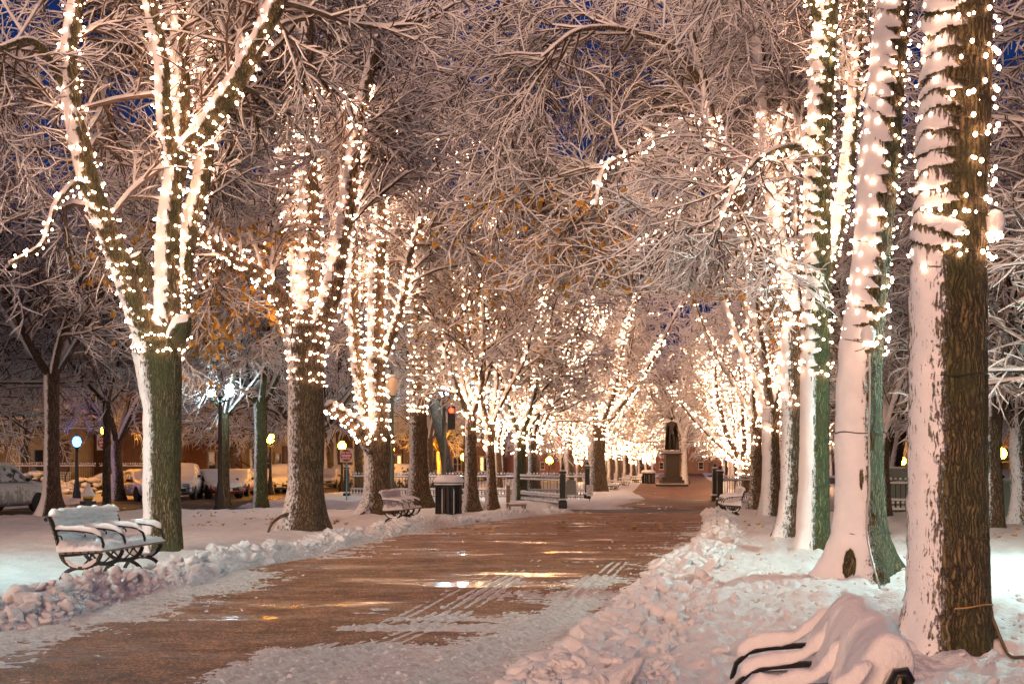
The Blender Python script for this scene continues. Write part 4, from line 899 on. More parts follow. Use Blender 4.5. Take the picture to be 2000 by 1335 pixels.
        mesh_obj('snow_blanket',V,quads=q,tris=np.concatenate([t1,t2]),mats=[M['snow']],smooth=True,parent=t)
    else:
        # seat snow: thick quilt, pillowed between the slats and bays
        nx,ny=110,34; X,Yy=np.meshgrid(np.linspace(-Lh/2-.06,Lh/2+.06,nx),np.linspace(-.315,.30,ny),indexing='ij')
        ed=np.minimum(1,np.minimum((X+Lh/2+.06),(Lh/2+.06-X))/.07); e2=np.minimum(1,(Yy+.315)/.05); e=np.sqrt(np.clip(ed*e2,0,1))
        h=.455-.05*(Yy+.3)+e*depth_snow*(.075+.035*fbm2(X*2.3+seed,Yy*5,seed,3)+.014*np.cos(Yy*2*math.pi/.098)+.03*fbm2(X*9,Yy*9,seed+4,3)+.10*sstep(.10,.30,Yy))
        top=np.stack([X,Yy,h],-1); bot=np.stack([X,Yy,.448-.05*(Yy+.3)],-1); V=np.concatenate([top.reshape(-1,3),bot.reshape(-1,3)])
        i=np.arange(nx*ny).reshape(nx,ny); a=i[:-1,:-1].ravel(); q=[np.stack([a,a+ny,a+ny+1,a+1],1),np.stack([a,a+1,a+ny+1,a+ny],1)+nx*ny]
        for e_ in (i[:,0],i[:,-1][::-1],i[0][::-1],i[-1]): q.append(np.stack([e_[:-1],e_[:-1]+nx*ny,e_[1:]+nx*ny,e_[1:]],1))
        mesh_obj('seat_snow',V,quads=np.concatenate(q),mats=[M['snow']],smooth=True,parent=t)
        # snow plastered on the back and heaped along its top rail
        nx,ny=110,30; u=np.linspace(0,1,ny); X=np.linspace(-Lh/2+.025,Lh/2-.025,nx)[:,None]+0*u[None]; z=.50+u[None]*.43+0*X; y=.285+.135*((z-.45)/.44)**1.25-.012
        th=depth_snow*(.035+.035*u[None]**2+.02*fbm2(X*3+seed,z*6,seed+2,3)+.015*np.cos((z-.5)*2*math.pi/.062)+.020*fbm2(X*12,z*12,seed+8,3)); th=th+max(0,depth_snow-.95)*.38*(1-u[None])**1.3
        ee=np.minimum(1,np.minimum(X+Lh/2-.01,Lh/2-.01-X)/.06)
        th=th*np.sqrt(np.clip(ee,0,1)); fr=np.stack([X,y-th-.012,z],-1); bk=np.stack([X,y+.016,z],-1)
        V=np.concatenate([fr.reshape(-1,3),bk.reshape(-1,3)]); i=np.arange(nx*ny).reshape(nx,ny); a=i[:-1,:-1].ravel(); q=[np.stack([a,a+ny,a+ny+1,a+1],1)]
        for e_ in (i[:,0],i[:,-1][::-1],i[0][::-1],i[-1]): q.append(np.stack([e_[:-1],e_[:-1]+nx*ny,e_[1:]+nx*ny,e_[1:]],1))
        mesh_obj('back_snow',V,quads=np.concatenate(q),mats=[M['snow']],smooth=True,parent=t)
        st=[strip_snow('s',[(-Lh/2-.0,.385,.92),(-Lh/4,.385,.93),(0,.385,.93),(Lh/4,.385,.93),(Lh/2+.0,.385,.92)],.06,.085*depth_snow,t,seed+31,90,12,.010,(0,1,0))]
        snow_on('rail_snow',st,t)
    return t
def build_benches():
    # left bench near the path
    a=G(150,1143);b=G(285,1116); d=(b-a); L=d.length; ang=math.atan2(d.y,d.x); c=(a+b)/2
    ux=Vector((d.x,d.y,0)).normalized()
    make_bench('snow covered iron bench in front of the four limbed tree at the left edge',(c.x,c.y,.03),ang+R_(1.5),2.15,4,.95,3,(1,1.0,.93))
    make_bench('snow buried iron bench cut off by the lower edge, beside the nearest tree',(1.17,5.6,.0),R_(81.0)+math.pi,1.86,4,1.2,17,(1,.78,.88))
    a=G(758,1030);b=G(812,1019); d=b-a; c=(a+b)/2; make_bench('snow covered bench between the forked tree and the slatted litter bin',(c.x,c.y,.04),math.atan2(d.y,d.x),2.3,4,.9,23)
    p=G(1436,1013); make_bench('small looking bench on the right side, by the fence posts across the path',(p.x,p.y+1,.02),R_(85)+math.pi,2.2,4,1.1,29)
    q=G(1198,959); make_bench('dark far bench facing right beside the stout speckled trunk',(q.x,q.y,0),R_(80),2.2,3,.8,37)
    q=G(1219,950); make_bench('far snow topped bench, left one of the pair before the far litter bins',(q.x,q.y,0),R_(95)+math.pi,2.2,3,1.1,41)
    q=G(1243,944); make_bench('far snow topped bench nearest to the far litter bins',(q.x,q.y,0),R_(95)+math.pi,2.2,3,1.1,43)
    # small snow heaped chair in the bank
    p=G(1008,1006); t=thing('garden_chair','small chair heaped with snow standing in the bank before the green trunk','chair',(p.x,p.y,.1),R_(10))
    m=MB(); m.box((0,0,.22),(.55,.5,.05),0,0,.01); m.build('seat',M['wood'],t)
    m=MB(); m.box((-.25,.0,.52),(.05,.42,.62),0,0,.015); m.build('backrest',M['brown_stone'],t)
    for sx in(-1,1):
        for sy in(-1,1): m=MB(); m.box((.24*sx,.21*sy,.07),(.05,.05,.3)); m.build('leg',M['wood'],t)
    m=MB(); m.box((.02,0,.285),(.6,.55,.09),0,0,.045); m.box((-.25,0,.88),(.14,.44,.14),0,0,.05); o=m.build('snow_cap',M['snow'],t,True)
# ------------------------------------------------------------------ bins, hydrant, sign, fences, lamps
def make_bin(label,loc,sc=1.0,rz=0):
    t=thing('litter_bin',label,'litter bin',loc,rz,'slatted litter bins',(sc,sc,sc))
    m=MB(); m.lathe([(.30,.03),(.31,.06),(.31,.90),(.30,.92)],n=24); m.build('liner',M['iron'],t,True)
    m=MB()
    for k in range(20):
        a=2*math.pi*k/20; m.box((.385*math.cos(a),.385*math.sin(a),.50),(.02,.085,.86),a,0,.005)
    m.build('slats',M['iron'],t)
    m=MB(); m.lathe([(.36,.02),(.40,.03),(.40,.08),(.36,.09)],n=32); m.build('base_ring',M['iron'],t,True)
    m=MB(); m.lathe([(.36,.90),(.415,.91),(.42,.95),(.415,.99),(.36,1.0)],n=32); m.build('top_ring',M['iron'],t,True)
    m=MB(); m.lathe([(.37,1.0),(.43,1.02),(.43,1.05),(.30,1.09)],n=32); o=m.build('lid',M['iron'],t,True)
    v,f=IV3,IF3; V=v*np.array([.46,.46,.17])+np.array([0,0,1.08]); V[:,2]=np.maximum(V[:,2],1.03); V[:,2]+= (v[:,2]>0)*(.03*vn3(v[:,0]*2,v[:,1]*2,v[:,2],4))
    mesh_obj('snow_cap',V,tris=f,mats=[M['snow']],smooth=True,parent=t)
    # snow caught on the slats and the top ring
    st=[]
    for k in range(20):
        a=2*math.pi*(k+.5)/20; 
        if k%3!=1: continue
        st.append(strip_snow('s',[(.375*math.cos(a),.375*math.sin(a),.12),(.375*math.cos(a),.375*math.sin(a),.5),(.375*math.cos(a),.375*math.sin(a),.86)],.012,.02,t,k,20,5,.004,(-math.sin(a),math.cos(a),0)))
    a=np.linspace(0,6.283,30); st.append(strip_snow('s',[(.42*math.cos(q),.42*math.sin(q),.985) for q in a[:-1]],.02,.02,t,3,60,6,.003,(0,0,1)))
    snow_on('slat_snow',st,t); return t
def text_mesh(name,body,size,loc,rot,mat,parent,ext=.002):
    cu=bpy.data.curves.new(name,'FONT'); cu.body=body; cu.size=size; cu.align_x='CENTER'; cu.align_y='CENTER'; cu.extrude=ext
    cu.offset=.004*size/.1
    tmp=bpy.data.objects.new(name,cu); COL.objects.link(tmp); bpy.context.view_layer.update()
    me=bpy.data.meshes.new_from_object(tmp.evaluated_get(bpy.context.evaluated_depsgraph_get())); bpy.data.objects.remove(tmp)
    me.materials.clear(); me.materials.append(mat); o=bpy.data.objects.new(name,me); COL.objects.link(o); o.location=loc; o.rotation_euler=rot; o.parent=parent; return o
def make_dne(label,loc,rz=0,h=2.35,sz=.62,post='blue_post'):
    t=thing('traffic_sign',label,'road sign',loc,rz,'do not enter signs')
    m=MB(); m.tube([(0,0,-.1),(0,0,h+sz/2+.12)],.035,8); m.build('pole',M[post],t,True)
    m=MB(); m.box((0,-.05,h),(sz,.012,sz),0,0,.005); p=m.build('plate',M['white_paint'],t)
    m=MB(); n=40; r=sz*.455; V=[(r*math.cos(6.2832*i/n),-.060,h+r*math.sin(6.2832*i/n)) for i in range(n)]+[(r*math.cos(6.2832*i/n),-.0575,h+r*math.sin(6.2832*i/n)) for i in range(n)]
    m.add(V,[tuple(range(n))]+[(i,n+i,n+(i+1)%n,(i+1)%n) for i in range(n)]); m.build('red_disc',M['red_paint'],t)
    m=MB(); m.box((0,-.063,h),(sz*.74,.004,sz*.13)); m.build('white_bar',M['white_paint'],t)
    text_mesh('lettering','DO NOT',sz*.215,(0,-.063,h+sz*.215),(math.pi/2,0,0),M['white_paint'],t)
    text_mesh('lettering','ENTER',sz*.215,(0,-.063,h-sz*.215),(math.pi/2,0,0),M['white_paint'],t)
    snow_on('sign_snow',[strip_snow('s',[(-sz*.45,-.05,h+sz/2+.004),(0,-.05,h+sz/2+.004),(sz*.45,-.05,h+sz/2+.004)],.02,.03,t,3,20,7,.003)],t)
    return t
def make_lamp(label,loc,mat,h=4.0,kind='acorn',group='street lamps',col='iron_blue',rad=.19,s=1.0,cat='street lamp',rz=0,added_hood=False):
    t=thing('street_lamp',label,cat,loc,rz,group,(s,s,s))
    m=MB(); m.lathe([(.24,-.1),(.24,.12),(.19,.18),(.17,.5),(.13,.58),(.11,.9),(.085,1.0),(.075,h*.6),(.06,h-.45),(.09,h-.42),(.06,h-.38),(.07,h-.30),(.11,h-.27),(.13,h-.24)],n=16); m.build('post',M[col],t,True)
    heads=[(0,0)] if kind!='double' else [(-.32,0),(.32,0)]
    if kind=='double':
        m=MB(); m.tube([(-.32,0,h-.22),(-.3,0,h-.36),(0,0,h-.42),(.3,0,h-.36),(.32,0,h-.22)],.03,8); m.build('cross_arm',M[col],t,True)
    for hx,hy in heads:
        m=MB()
        if kind=='globe' or kind=='double': m.lathe([(.02,h-.24),(rad*.7,h-.18),(rad,h),(rad*.75,h+rad*.8),(rad*.3,h+rad*1.15)],(hx,hy,0),20)
        else: m.lathe([(.10,h-.24),(rad*.85,h-.12),(rad*1.05,h+.05),(rad*.95,h+.20),(rad*.55,h+.36),(.03,h+.46)],(hx,hy,0),20)
        m.build('globe',mat if not isinstance(mat,str) else M[mat],t,True)
        if added_hood:
            m=MB(); m.lathe([(.52,h-.02),(.50,h+.03),(.30,h+.34),(.06,h+.5)],(hx,hy,0),24); m.build('hood',M[col],t,True)  # added hood, shields the branches above from the out-of-view lamps
        zt=h+(.44 if kind=='acorn' else rad*1.1)
        m=MB(); m.lathe([(.05,zt-.02),(.06,zt+.02),(.02,zt+.06),(.025,zt+.10),(.004,zt+.14)],(hx,hy,0),10); m.build('finial',M[col],t,True)
        if kind=='acorn':
            v,f=IV2,IF2; V=v*np.array([rad*.85,rad*.85,.10])+np.array([hx,hy,h+.34]); k=v[:,2]<0; V[k,2]=h+.34; V=V[:]; mesh_obj('snow_cap',V,tris=f,mats=[M['snow']],smooth=True,parent=t)
    return t
def make_fence(label,a,b,h=1.05,name='iron_fence',group='low iron fences by the cross street',ztop=0,sp=.16,orn=True,z0=0.0):
    a=Vector(a);b=Vector(b); d=b-a; L=d.length; ang=math.atan2(d.y,d.x); t=thing(name,label,'fence',(a.x,a.y,z0),ang,group); n=int(L/sp)
    m=MB()
    for z in (.12,.42,h-.14): m.box((L/2,0,z),(L,.03,.035))
    m.build('rails',M['iron'],t)
    m=MB()
    for i in range(n+1):
        x=i*sp; m.box((x,0,h/2),(.018,.018,h-.04)); m.add([(x-.028,0,h-.05),(x,-.012,h-.05),(x+.028,0,h-.05),(x,.012,h-.05),(x,0,h+.09)],[(0,1,4),(1,2,4),(2,3,4),(3,0,4),(3,2,1,0)])
    m.build('pickets',M['iron'],t)
    if orn:
        m=MB()
        for i in range(n):
            x=(i+.5)*sp
            for zc in (.27,):
                pts=[(x+.07*math.cos(6.2832*k/10),0,zc+.09*math.sin(6.2832*k/10)) for k in range(11)]; m.tube(pts,.008,4)
            m.box((x,0,.20),(.05,.02,.03))
        m.build('ring_ornaments',M['iron'],t)
    st=[strip_snow('s',[(0,0,z+.018),(L/2,0,z+.018),(L,0,z+.018)],.04,.065,t,int(z*100),int(L*14),6,.008) for z in (.12,.42,h-.14)]
    snow_on('rail_snow',st,t)
    C=np.array([[i*sp,0,h+.03] for i in range(n+1)]+([[ (i+.5)*sp,-.0,.375] for i in range(n)] if orn else [])+([[ (i+.5)*sp,-.02,.215] for i in range(n)] if orn else []))
    V,T=spheres(C,np.random.default_rng(3).uniform(.04,.065,len(C)),IV1,IF1); mesh_obj('picket_snow',V,tris=T,mats=[M['snow']],smooth=True,parent=t)
    return t
def make_post(label,p,h=1.25):
    t=thing('fence_post',label,'fence post',(p[0],p[1],0),0,'square fence posts with snow caps')
    m=MB(); m.box((0,0,.08),(.32,.32,.3),0,0,.02); m.box((0,0,h*.5),(.22,.22,h-.1),0,0,.015); m.box((0,0,h),(.28,.28,.07),0,0,.015); m.build('shaft',M['iron'],t)
    m=MB(); m.lathe([(.05,h+.03),(.04,h+.08),(.07,h+.13),(.06,h+.20),(.01,h+.26)],n=10); m.build('finial',M['iron'],t,True)
    m=MB(); m.box((0,0,h+.075),(.27,.27,.08),0,0,.035); m.build('snow_cap',M['snow'],t,True); m=MB(); m.box((0,0,.28),(.30,.30,.07),0,0,.03); m.build('base_snow',M['snow'],t,True)
    return t
def build_furniture():
    p=G(876,1011); make_bin('tall black slatted litter bin with a thick snow cap and a leaf on top',(p.x,p.y,.02),1.0)
    p=G(1262,944); make_bin('far slatted litter bin left of the statue',(p.x,p.y,0),1.0)
    p=G(1294,946); make_bin('far litter bin half hidden behind the statue plinth',(p.x-.4,p.y+6,0),1.0)
    # hydrant
    p=G(172,1003); t=thing('fire_hydrant','black hydrant with a yellow top under a pointed cone of snow near the left edge','fire hydrant',(p.x,p.y,-.05),R_(20))
    m=MB(); m.lathe([(.17,0),(.17,.05),(.125,.07),(.12,.50),(.15,.52),(.15,.56)],n=18); m.build('barrel',M['hydrant_b'],t,True)
    m=MB(); m.lathe([(.165,.56),(.17,.60),(.13,.66),(.04,.72)],n=18); m.build('bonnet',M['hydrant_y'],t,True)
    for s in (-1,1): m=MB(); m.tube([(.1*s,0,.40),(.22*s,0,.40)],.06,12); m.tube([(.22*s,0,.40),(.25*s,0,.40)],.075,8); m.build('nozzle',M['hydrant_b'],t,True)
    m=MB(); m.tube([(0,-.1,.36),(0,-.23,.36)],.085,12); m.tube([(0,-.23,.36),(0,-.26,.36)],.10,8); m.build('pumper_nozzle',M['hydrant_b'],t,True)
    m=MB(); m.lathe([(.22,.62),(.235,.66),(.16,.78),(.09,.90),(.03,1.02),(.005,1.05)],n=18); o=m.build('snow_cone',M['snow'],t,True); lumps(o,.012,14)
    # signs
    p=G(677,978); make_dne('do not enter sign on a pale blue pole at the corner of the fence',(p.x,p.y,-.03),R_(-8),2.05,.58)
    p=G(205,985); make_dne('do not enter sign mostly hidden behind the thin straight trunk',(p.x,p.y,-.1),R_(0),2.6,.62,'iron_blue')
    p=(3.9,88.0); make_dne('small distant do not enter sign seen between the trunks right of the fence',(p[0]-.6,p[1],0),0,3.2,.75,'iron_blue')
    # fences
    A=G(683,972); B=G(1147,975); C=G(1099,989); D=G(1396,978); E=G(1406,987)
    make_fence('long spiked iron fence with snowy rings across the street on the left',(A.x,A.y,0),(B.x,B.y,0),1.18)
    make_fence('short return of the spiked fence behind the grey signs',(C.x,C.y,0),(C.x-1.6,C.y+7.5,0),1.12)
    make_post('dark fence post at the left end of the long fence',(A.x-.15,A.y),1.45)
    make_post('front fence post left of the path, before the two grey signs',(C.x,C.y),1.3); make_post('rear fence post left of the path, right of the white notice',(B.x,B.y),1.5)
    make_post('rear fence post on the right side of the path',(D.x,D.y),1.4); make_post('front fence post on the right side of the path',(E.x,E.y),1.3)
    make_fence('spiked fence running back from the right hand posts',(E.x,E.y,0),(E.x+3.6,E.y+3.5,0),1.12)
    F1=G(1700,1003);F2=G(1790,1003);F3=G(2060,1002)
    make_fence('spiked fence with snowy rings between the two big right hand trees',(F1.x-.6,F1.y+.2,0),(F2.x+.6,F2.y,0),1.1,group='low iron fences on the right')
    make_fence('spiked fence behind the green cabinet at the right edge',(F2.x+.75,F2.y,0),(F3.x,F3.y,0),1.1,group='low iron fences on the right')
    # little signs behind the left fence
    t=thing('notice_board','grey tombstone shaped board behind the front left fence post','notice board',tuple(Vector((C.x+.42,C.y+2.2,.28))),0,None,(.5,.5,.55))
    m=MB(); pr=[(-.42,.25),(.42,.25),(.42,1.15)]+[(.42-.42*(1-math.cos(R_(a))),1.15+.18*math.sin(R_(a))) for a in (30,60,90,120,150)]+[(-.42,1.15)]
    n=len(pr); m.add([(x,-.03,z) for x,z in pr]+[(x,.03,z) for x,z in pr],[tuple(range(n)),tuple(range(2*n-1,n-1,-1))]+[(i,n+i,n+(i+1)%n,(i+1)%n) for i in range(n)]); m.build('panel',M['cab_grey'],t)
    for s in (-.36,.36): m=MB(); m.box((s,0.06,.2),(.05,.05,.5)); m.build('leg',M['iron'],t)
    t=thing('notice_sign','small white notice with a green no dogs roundel near the rear left fence post','sign',(C.x+1.25,C.y+3.8,.12),0,None,(.52,.52,.62))
    m=MB(); m.box((0,0,.70),(.52,.02,.72),0,0,.004); m.build('plate',M['white_paint'],t)
    m=MB(); m.tube([(.17*math.cos(6.2832*k/20),-.016,.83+.17*math.sin(6.2832*k/20)) for k in range(21)],.014,6); m.tube([(-.12,-.016,.95),(.12,-.016,.71)],.014,6); m.build('roundel',M['green_paint'],t)
    m=MB(); m.box((0,-.013,.55),(.34,.005,.03)); m.box((0,-.013,.48),(.28,.005,.03)); m.build('text_lines',M['green_paint'],t)
    m=MB(); m.box((0,.03,.2),(.05,.04,.6)); m.build('leg',M['iron'],t)
    # cabinets
    p=G(1935,1016); t=thing('utility_cabinet','pale green metal cabinet with a vent grille right of the nearest tree','cabinet',(p.x+.05,p.y+.3,0),0,'metal cabinets')
    m=MB(); m.box((0,0,.52),(1.0,.7,1.0),0,0,.03); m.build('housing',M['cab_green'],t)
    m=MB(); m.box((0,0,1.07),(1.08,.78,.10),0,0,.02); m.build('lid',M['cab_green'],t)
    m=MB(); m.box((-.20,-.355,.28),(.28,.02,.30)); m.build('vent_grille',M['iron'],t)
    m=MB(); m.box((0,0,1.155),(1.04,.74,.07),0,0,.035); m.build('snow_cap',M['snow'],t,True)
    t=thing('utility_cabinet','tall grey cabinet behind the fence between the two big right hand trees','cabinet',(F2.x+.15,F2.y+3.2,0),0,'metal cabinets')
    m=MB(); m.box((0,0,.72),(1.5,.8,1.44),0,0,.03); m.build('housing',M['cab_grey'],t)
    m=MB(); m.box((-.38,-.41,.72),(.70,.02,1.2),0,0,.005); m.box((.38,-.41,.72),(.70,.02,1.2),0,0,.005); m.build('doors',M['cab_grey'],t)
    m=MB(); m.box((0,0,1.48),(1.5,.8,.09),0,0,.04); m.build('snow_cap',M['snow'],t,True)
    # lamps that are in the picture
    def at(px,Y): return (px-1000)*Y/F
    make_lamp('tall unlit lamp with an acorn globe beside the forked tree',(at(765,42),42,0),'acorn',4.0,'acorn','green park lamps','green_paint',.21)
    make_lamp('double headed lamp glowing white beside the thin unlit tree',(at(430,45.5),45.5,0),M['white_soft'],4.15,'double','lamps with white light','iron',.17)
    make_lamp('low blue white lamp with a striped base at the far kerb near the left edge',(at(150,60),60,-.1),'blue_lamp',2.75,'globe','lamps with white light','iron_blue',.20)
    make_lamp('yellow lantern half hidden behind the thin straight trunk',(at(207,66),66,0),'sodium',3.25,'acorn','yellow street lamps','iron',.22)
    make_lamp('bright yellow lamp right of the mossy green trunk',(at(528,78),78,0),'sodium',3.15,'globe','yellow street lamps','iron',.26)
    make_lamp('yellow lamp glowing behind the no entry sign',(at(668,88),88,0),'sodium',2.9,'globe','yellow street lamps','iron',.26)
    make_lamp('small yellow lamp right of the unlit park lamp',(at(764,96),96,0),'sodium',2.7,'acorn','yellow street lamps','iron',.22)
    make_lamp('small yellow lamp left of the litter bin',(at(836,110),110,0),'sodium',2.6,'acorn','yellow street lamps','iron',.2)
    make_lamp('yellow lamp between the litter bin and the tree to its right',(at(905,105),105,0),'sodium',2.3,'globe','yellow street lamps','iron',.22)
    make_lamp('yellow lamp among the trunks above the front fence post',(at(1073,150),150,0),'sodium',2.2,'globe','yellow street lamps','iron',.40)
    make_lamp('white lamp high behind the leaning dark trunk',(at(868,62),62,0),'white_lamp',5.0,'globe','lamps with white light','iron',.24)
    make_lamp('white lamp above the red traffic signal, right of the leaning trunk',(at(908,68),68,0),'white_lamp',4.9,'globe','lamps with white light','iron',.24)
    make_lamp('yellow lamp just right of the nearest trunk, left one of the pair',(at(1924,72),72,0),'sodium',2.15,'globe','yellow street lamps','iron',.27)
    make_lamp('yellow lamp at the right edge, right one of the pair',(at(1956,66),66,0),'sodium',2.15,'globe','yellow street lamps','iron',.26)
    make_lamp('yellow lamp left of the nearest trunk, behind the grey cabinet',(at(1762,90),90,0),'sodium',1.9,'globe','yellow street lamps','iron',.26)
    # lamps standing just outside the picture that light the snow
    make_lamp('greenish white park lamp outside the left edge lighting the snow by the bench',(-8.6,17.2,0),M['merc_l'],3.6,'acorn','park lamps beside the camera','green_paint',.24,added_hood=True)
    make_lamp('greenish white park lamp outside the right edge lighting the trampled snow',(8.4,17.0,0),M['merc_r'],4.0,'acorn','park lamps beside the camera','green_paint',.24,added_hood=True)
    make_lamp('greenish white lamp behind the right hand trees',(17.0,37,0),M['merc_s'],4.4,'acorn','park lamps beside the camera','green_paint',.24)
    # traffic signal
    Y=60; x=at(882,Y); t=thing('traffic_signal','snow capped traffic signal showing red between the leaning trunk and the lit tree','traffic light',(x,Y,0),0)
    m=MB(); m.tube([(-.35,.1,-.1),(-.35,.1,4.9)],.07,10); m.tube([(-.35,.1,4.1),(0,.05,4.15)],.03,6); m.build('pole',M['green_paint'],t,True)
    m=MB(); m.box((0,0,3.72),(.34,.25,1.05),0,0,.03); m.build('housing',M['iron'],t)
    for k,(z,mt) in enumerate(((4.05,'red_lamp'),(3.72,'iron'),(3.39,'iron'))):
        m=MB(); m.tube([(0,-.13,z),(0,-.145,z)],.115,16); m.build('lens',M[mt],t,True)
        m=MB(); m.tube([(.13*math.cos(R_(a)),-.22,z+.13*math.sin(R_(a))) for a in range(0,181,20)],.012,4); m.build('visor',M['iron'],t,True)
    m=MB(); m.box((0,0,4.30),(.36,.27,.12),0,0,.05); m.build('snow_cap',M['snow'],t,True)
    # statue
    p=G(1312,949); t=thing('statue','dark standing figure in a cloak on a granite plinth at the end of the path','statue',(p.x,p.y,0),0)
    m=MB(); m.box((0,0,.05),(2.3,2.3,.22)); m.box((0,0,.32),(1.8,1.8,.36),0,0,.03); m.box((0,0,.62),(1.5,1.5,.28),0,0,.05); m.build('steps',M['granite'],t)
    m=MB(); m.box((0,0,1.62),(1.08,1.08,1.75),0,0,.02); m.build('pedestal',M['granite'],t)
    m=MB(); m.box((0,0,2.56),(1.45,1.45,.14),0,0,.03); m.box((0,0,2.70),(1.2,1.2,.15),0,0,.03); m.build('cornice',M['granite'],t)
    m=MB(); m.box((0,0,2.80),(1.17,1.17,.07),0,0,.03); m.box((0,0,2.655),(1.42,1.42,.06),0,0,.025); m.box((0,0,.195),(2.25,2.25,.07),0,0,.03); m.build('plinth_snow',M['snow'],t,True)
    # figure: skin-grown
    z0=2.80; S=1.55
    def sk(name,verts,edges,rad,mat,par,sub=2):
        me=bpy.data.meshes.new(name); me.from_pydata([(v[0]*S,v[1]*S,z0+v[2]*S) for v in verts],edges,[]); o=bpy.data.objects.new(name,me); COL.objects.link(o)
        o.modifiers.new('s','SKIN'); 
        for i,r in enumerate(rad): me.skin_vertices[0].data[i].radius=((r[0] if hasattr(r,'__len__') else r)*S,(r[1] if hasattr(r,'__len__') else r)*S)
        me.skin_vertices[0].data[0].use_root=True; s=o.modifiers.new('d','SUBSURF'); s.levels=sub; s.render_levels=sub
        bpy.context.view_layer.update(); m2=bpy.data.meshes.new_from_object(o.evaluated_get(bpy.context.evaluated_depsgraph_get())); bpy.data.objects.remove(o)
        m2.materials.clear(); m2.materials.append(M[mat]); m2.polygons.foreach_set('use_smooth',[True]*len(m2.polygons)); o=bpy.data.objects.new(name,m2); COL.objects.link(o); o.parent=par; return o
    vb=[(0,0,.95),(0,0,1.15),(0,0,1.35),(0,0,1.47),(0,0,1.54),(0,-.01,1.63),(0,-.01,1.72),(-.2,0,1.40),(-.29,.0,1.14),(-.24,-.10,.93),(-.22,-.16,.88),(.2,0,1.40),(.29,.02,1.15),(.22,-.18,1.13),(.14,-.22,1.16),
        (-.09,0,.88),(-.10,-.02,.48),(-.11,0,.08),(-.12,-.12,.04),(.09,0,.88),(.13,-.06,.48),(.15,-.02,.08),(.17,-.14,.04)]
    eb=[(0,1),(1,2),(2,3),(3,4),(4,5),(5,6),(2,7),(7,8),(8,9),(9,10),(2,11),(11,12),(12,13),(13,14),(0,15),(15,16),(16,17),(17,18),(0,19),(19,20),(20,21),(21,22)]
    rb=[(.15,.11),(.13,.10),(.17,.11),.07,.055,(.085,.10),(.08,.09),.07,.055,.042,.04,.07,.055,.042,.04,.095,.07,.05,.04,.095,.07,.05,.04]
    sk('figure',vb,eb,rb,'bronze',t)
    # cloak hanging from the shoulders to the ground behind
    n,k=28,14; V=[]
    for i in range(k):
        u=i/(k-1); z=1.45-1.40*u; w=.25+.07*u
        for j in range(n):
            a=R_(-20+220*j/(n-1)); fo=1+.07*math.sin(j*1.9+u*2)*u
            V.append((math.cos(a)*w*fo*S,(math.sin(a)*(.13+.14*u)*fo+.02)*S,z0+z*S))
    f=[(i*n+j,i*n+j+1,(i+1)*n+j+1,(i+1)*n+j) for i in range(k-1) for j in range(n-1)]
    o=mesh_obj('cloak',V,faces=f,mats=[M['bronze']],smooth=True,parent=t); so=o.modifiers.new('t','SOLIDIFY'); so.thickness=.05
    m=MB(); m.lathe([(.20,0),(.17,.1),(.15,.9),(.16,1.1),(.10,1.15)],(.42,.10,z0),12); m.build('draped_stand',M['bronze'],t,True)
    st=[strip_snow('s',[(-.42,0,z0+1.40*S),(-.25,0,z0+1.50*S),(0,0,z0+1.53*S),(.25,0,z0+1.50*S),(.42,0,z0+1.40*S)],.12,.10,t,3,20,8,.01,(0,1,0)),
        strip_snow('s',[(-.1,-.02,z0+1.80*S),(.1,-.02,z0+1.80*S)],.1,.07,t,4,10,8,.01,(0,1,0))]
    snow_on('statue_snow',st,t)
    # monument further on
    p=G(1357,930); t=thing('monument','low broad stone monument far behind the statue','monument',(p.x+4,p.y-20,0),0)
    m=MB(); m.box((0,0,.15),(9,5,.3)); m.box((0,0,.45),(6,3.5,.35)); m.build('steps',M['granite'],t)
    m=MB(); m.box((0,0,2.0),(1.7,1.4,3.0),0,0,.03); m.build('pedestal',M['granite'],t)
    m=MB(); m.box((0,0,3.55),(2.0,1.7,.18),0,0,.04); m.build('cornice',M['granite'],t)
    m=MB(); m.box((0,0,.66),(5.9,3.4,.09),0,0,.03); m.box((0,0,3.70),(1.9,1.6,.13),0,0,.05); m.build('snow_cover',M['snow'],t,True)
M['merc_l']=emis('mercury_lamp_left',(.60,1.0,.94),430); M['merc_r']=emis('mercury_lamp_right',(.60,1.0,.90),1150); M['merc_s']=emis('mercury_lamp_small',(.45,1.0,.85),90)
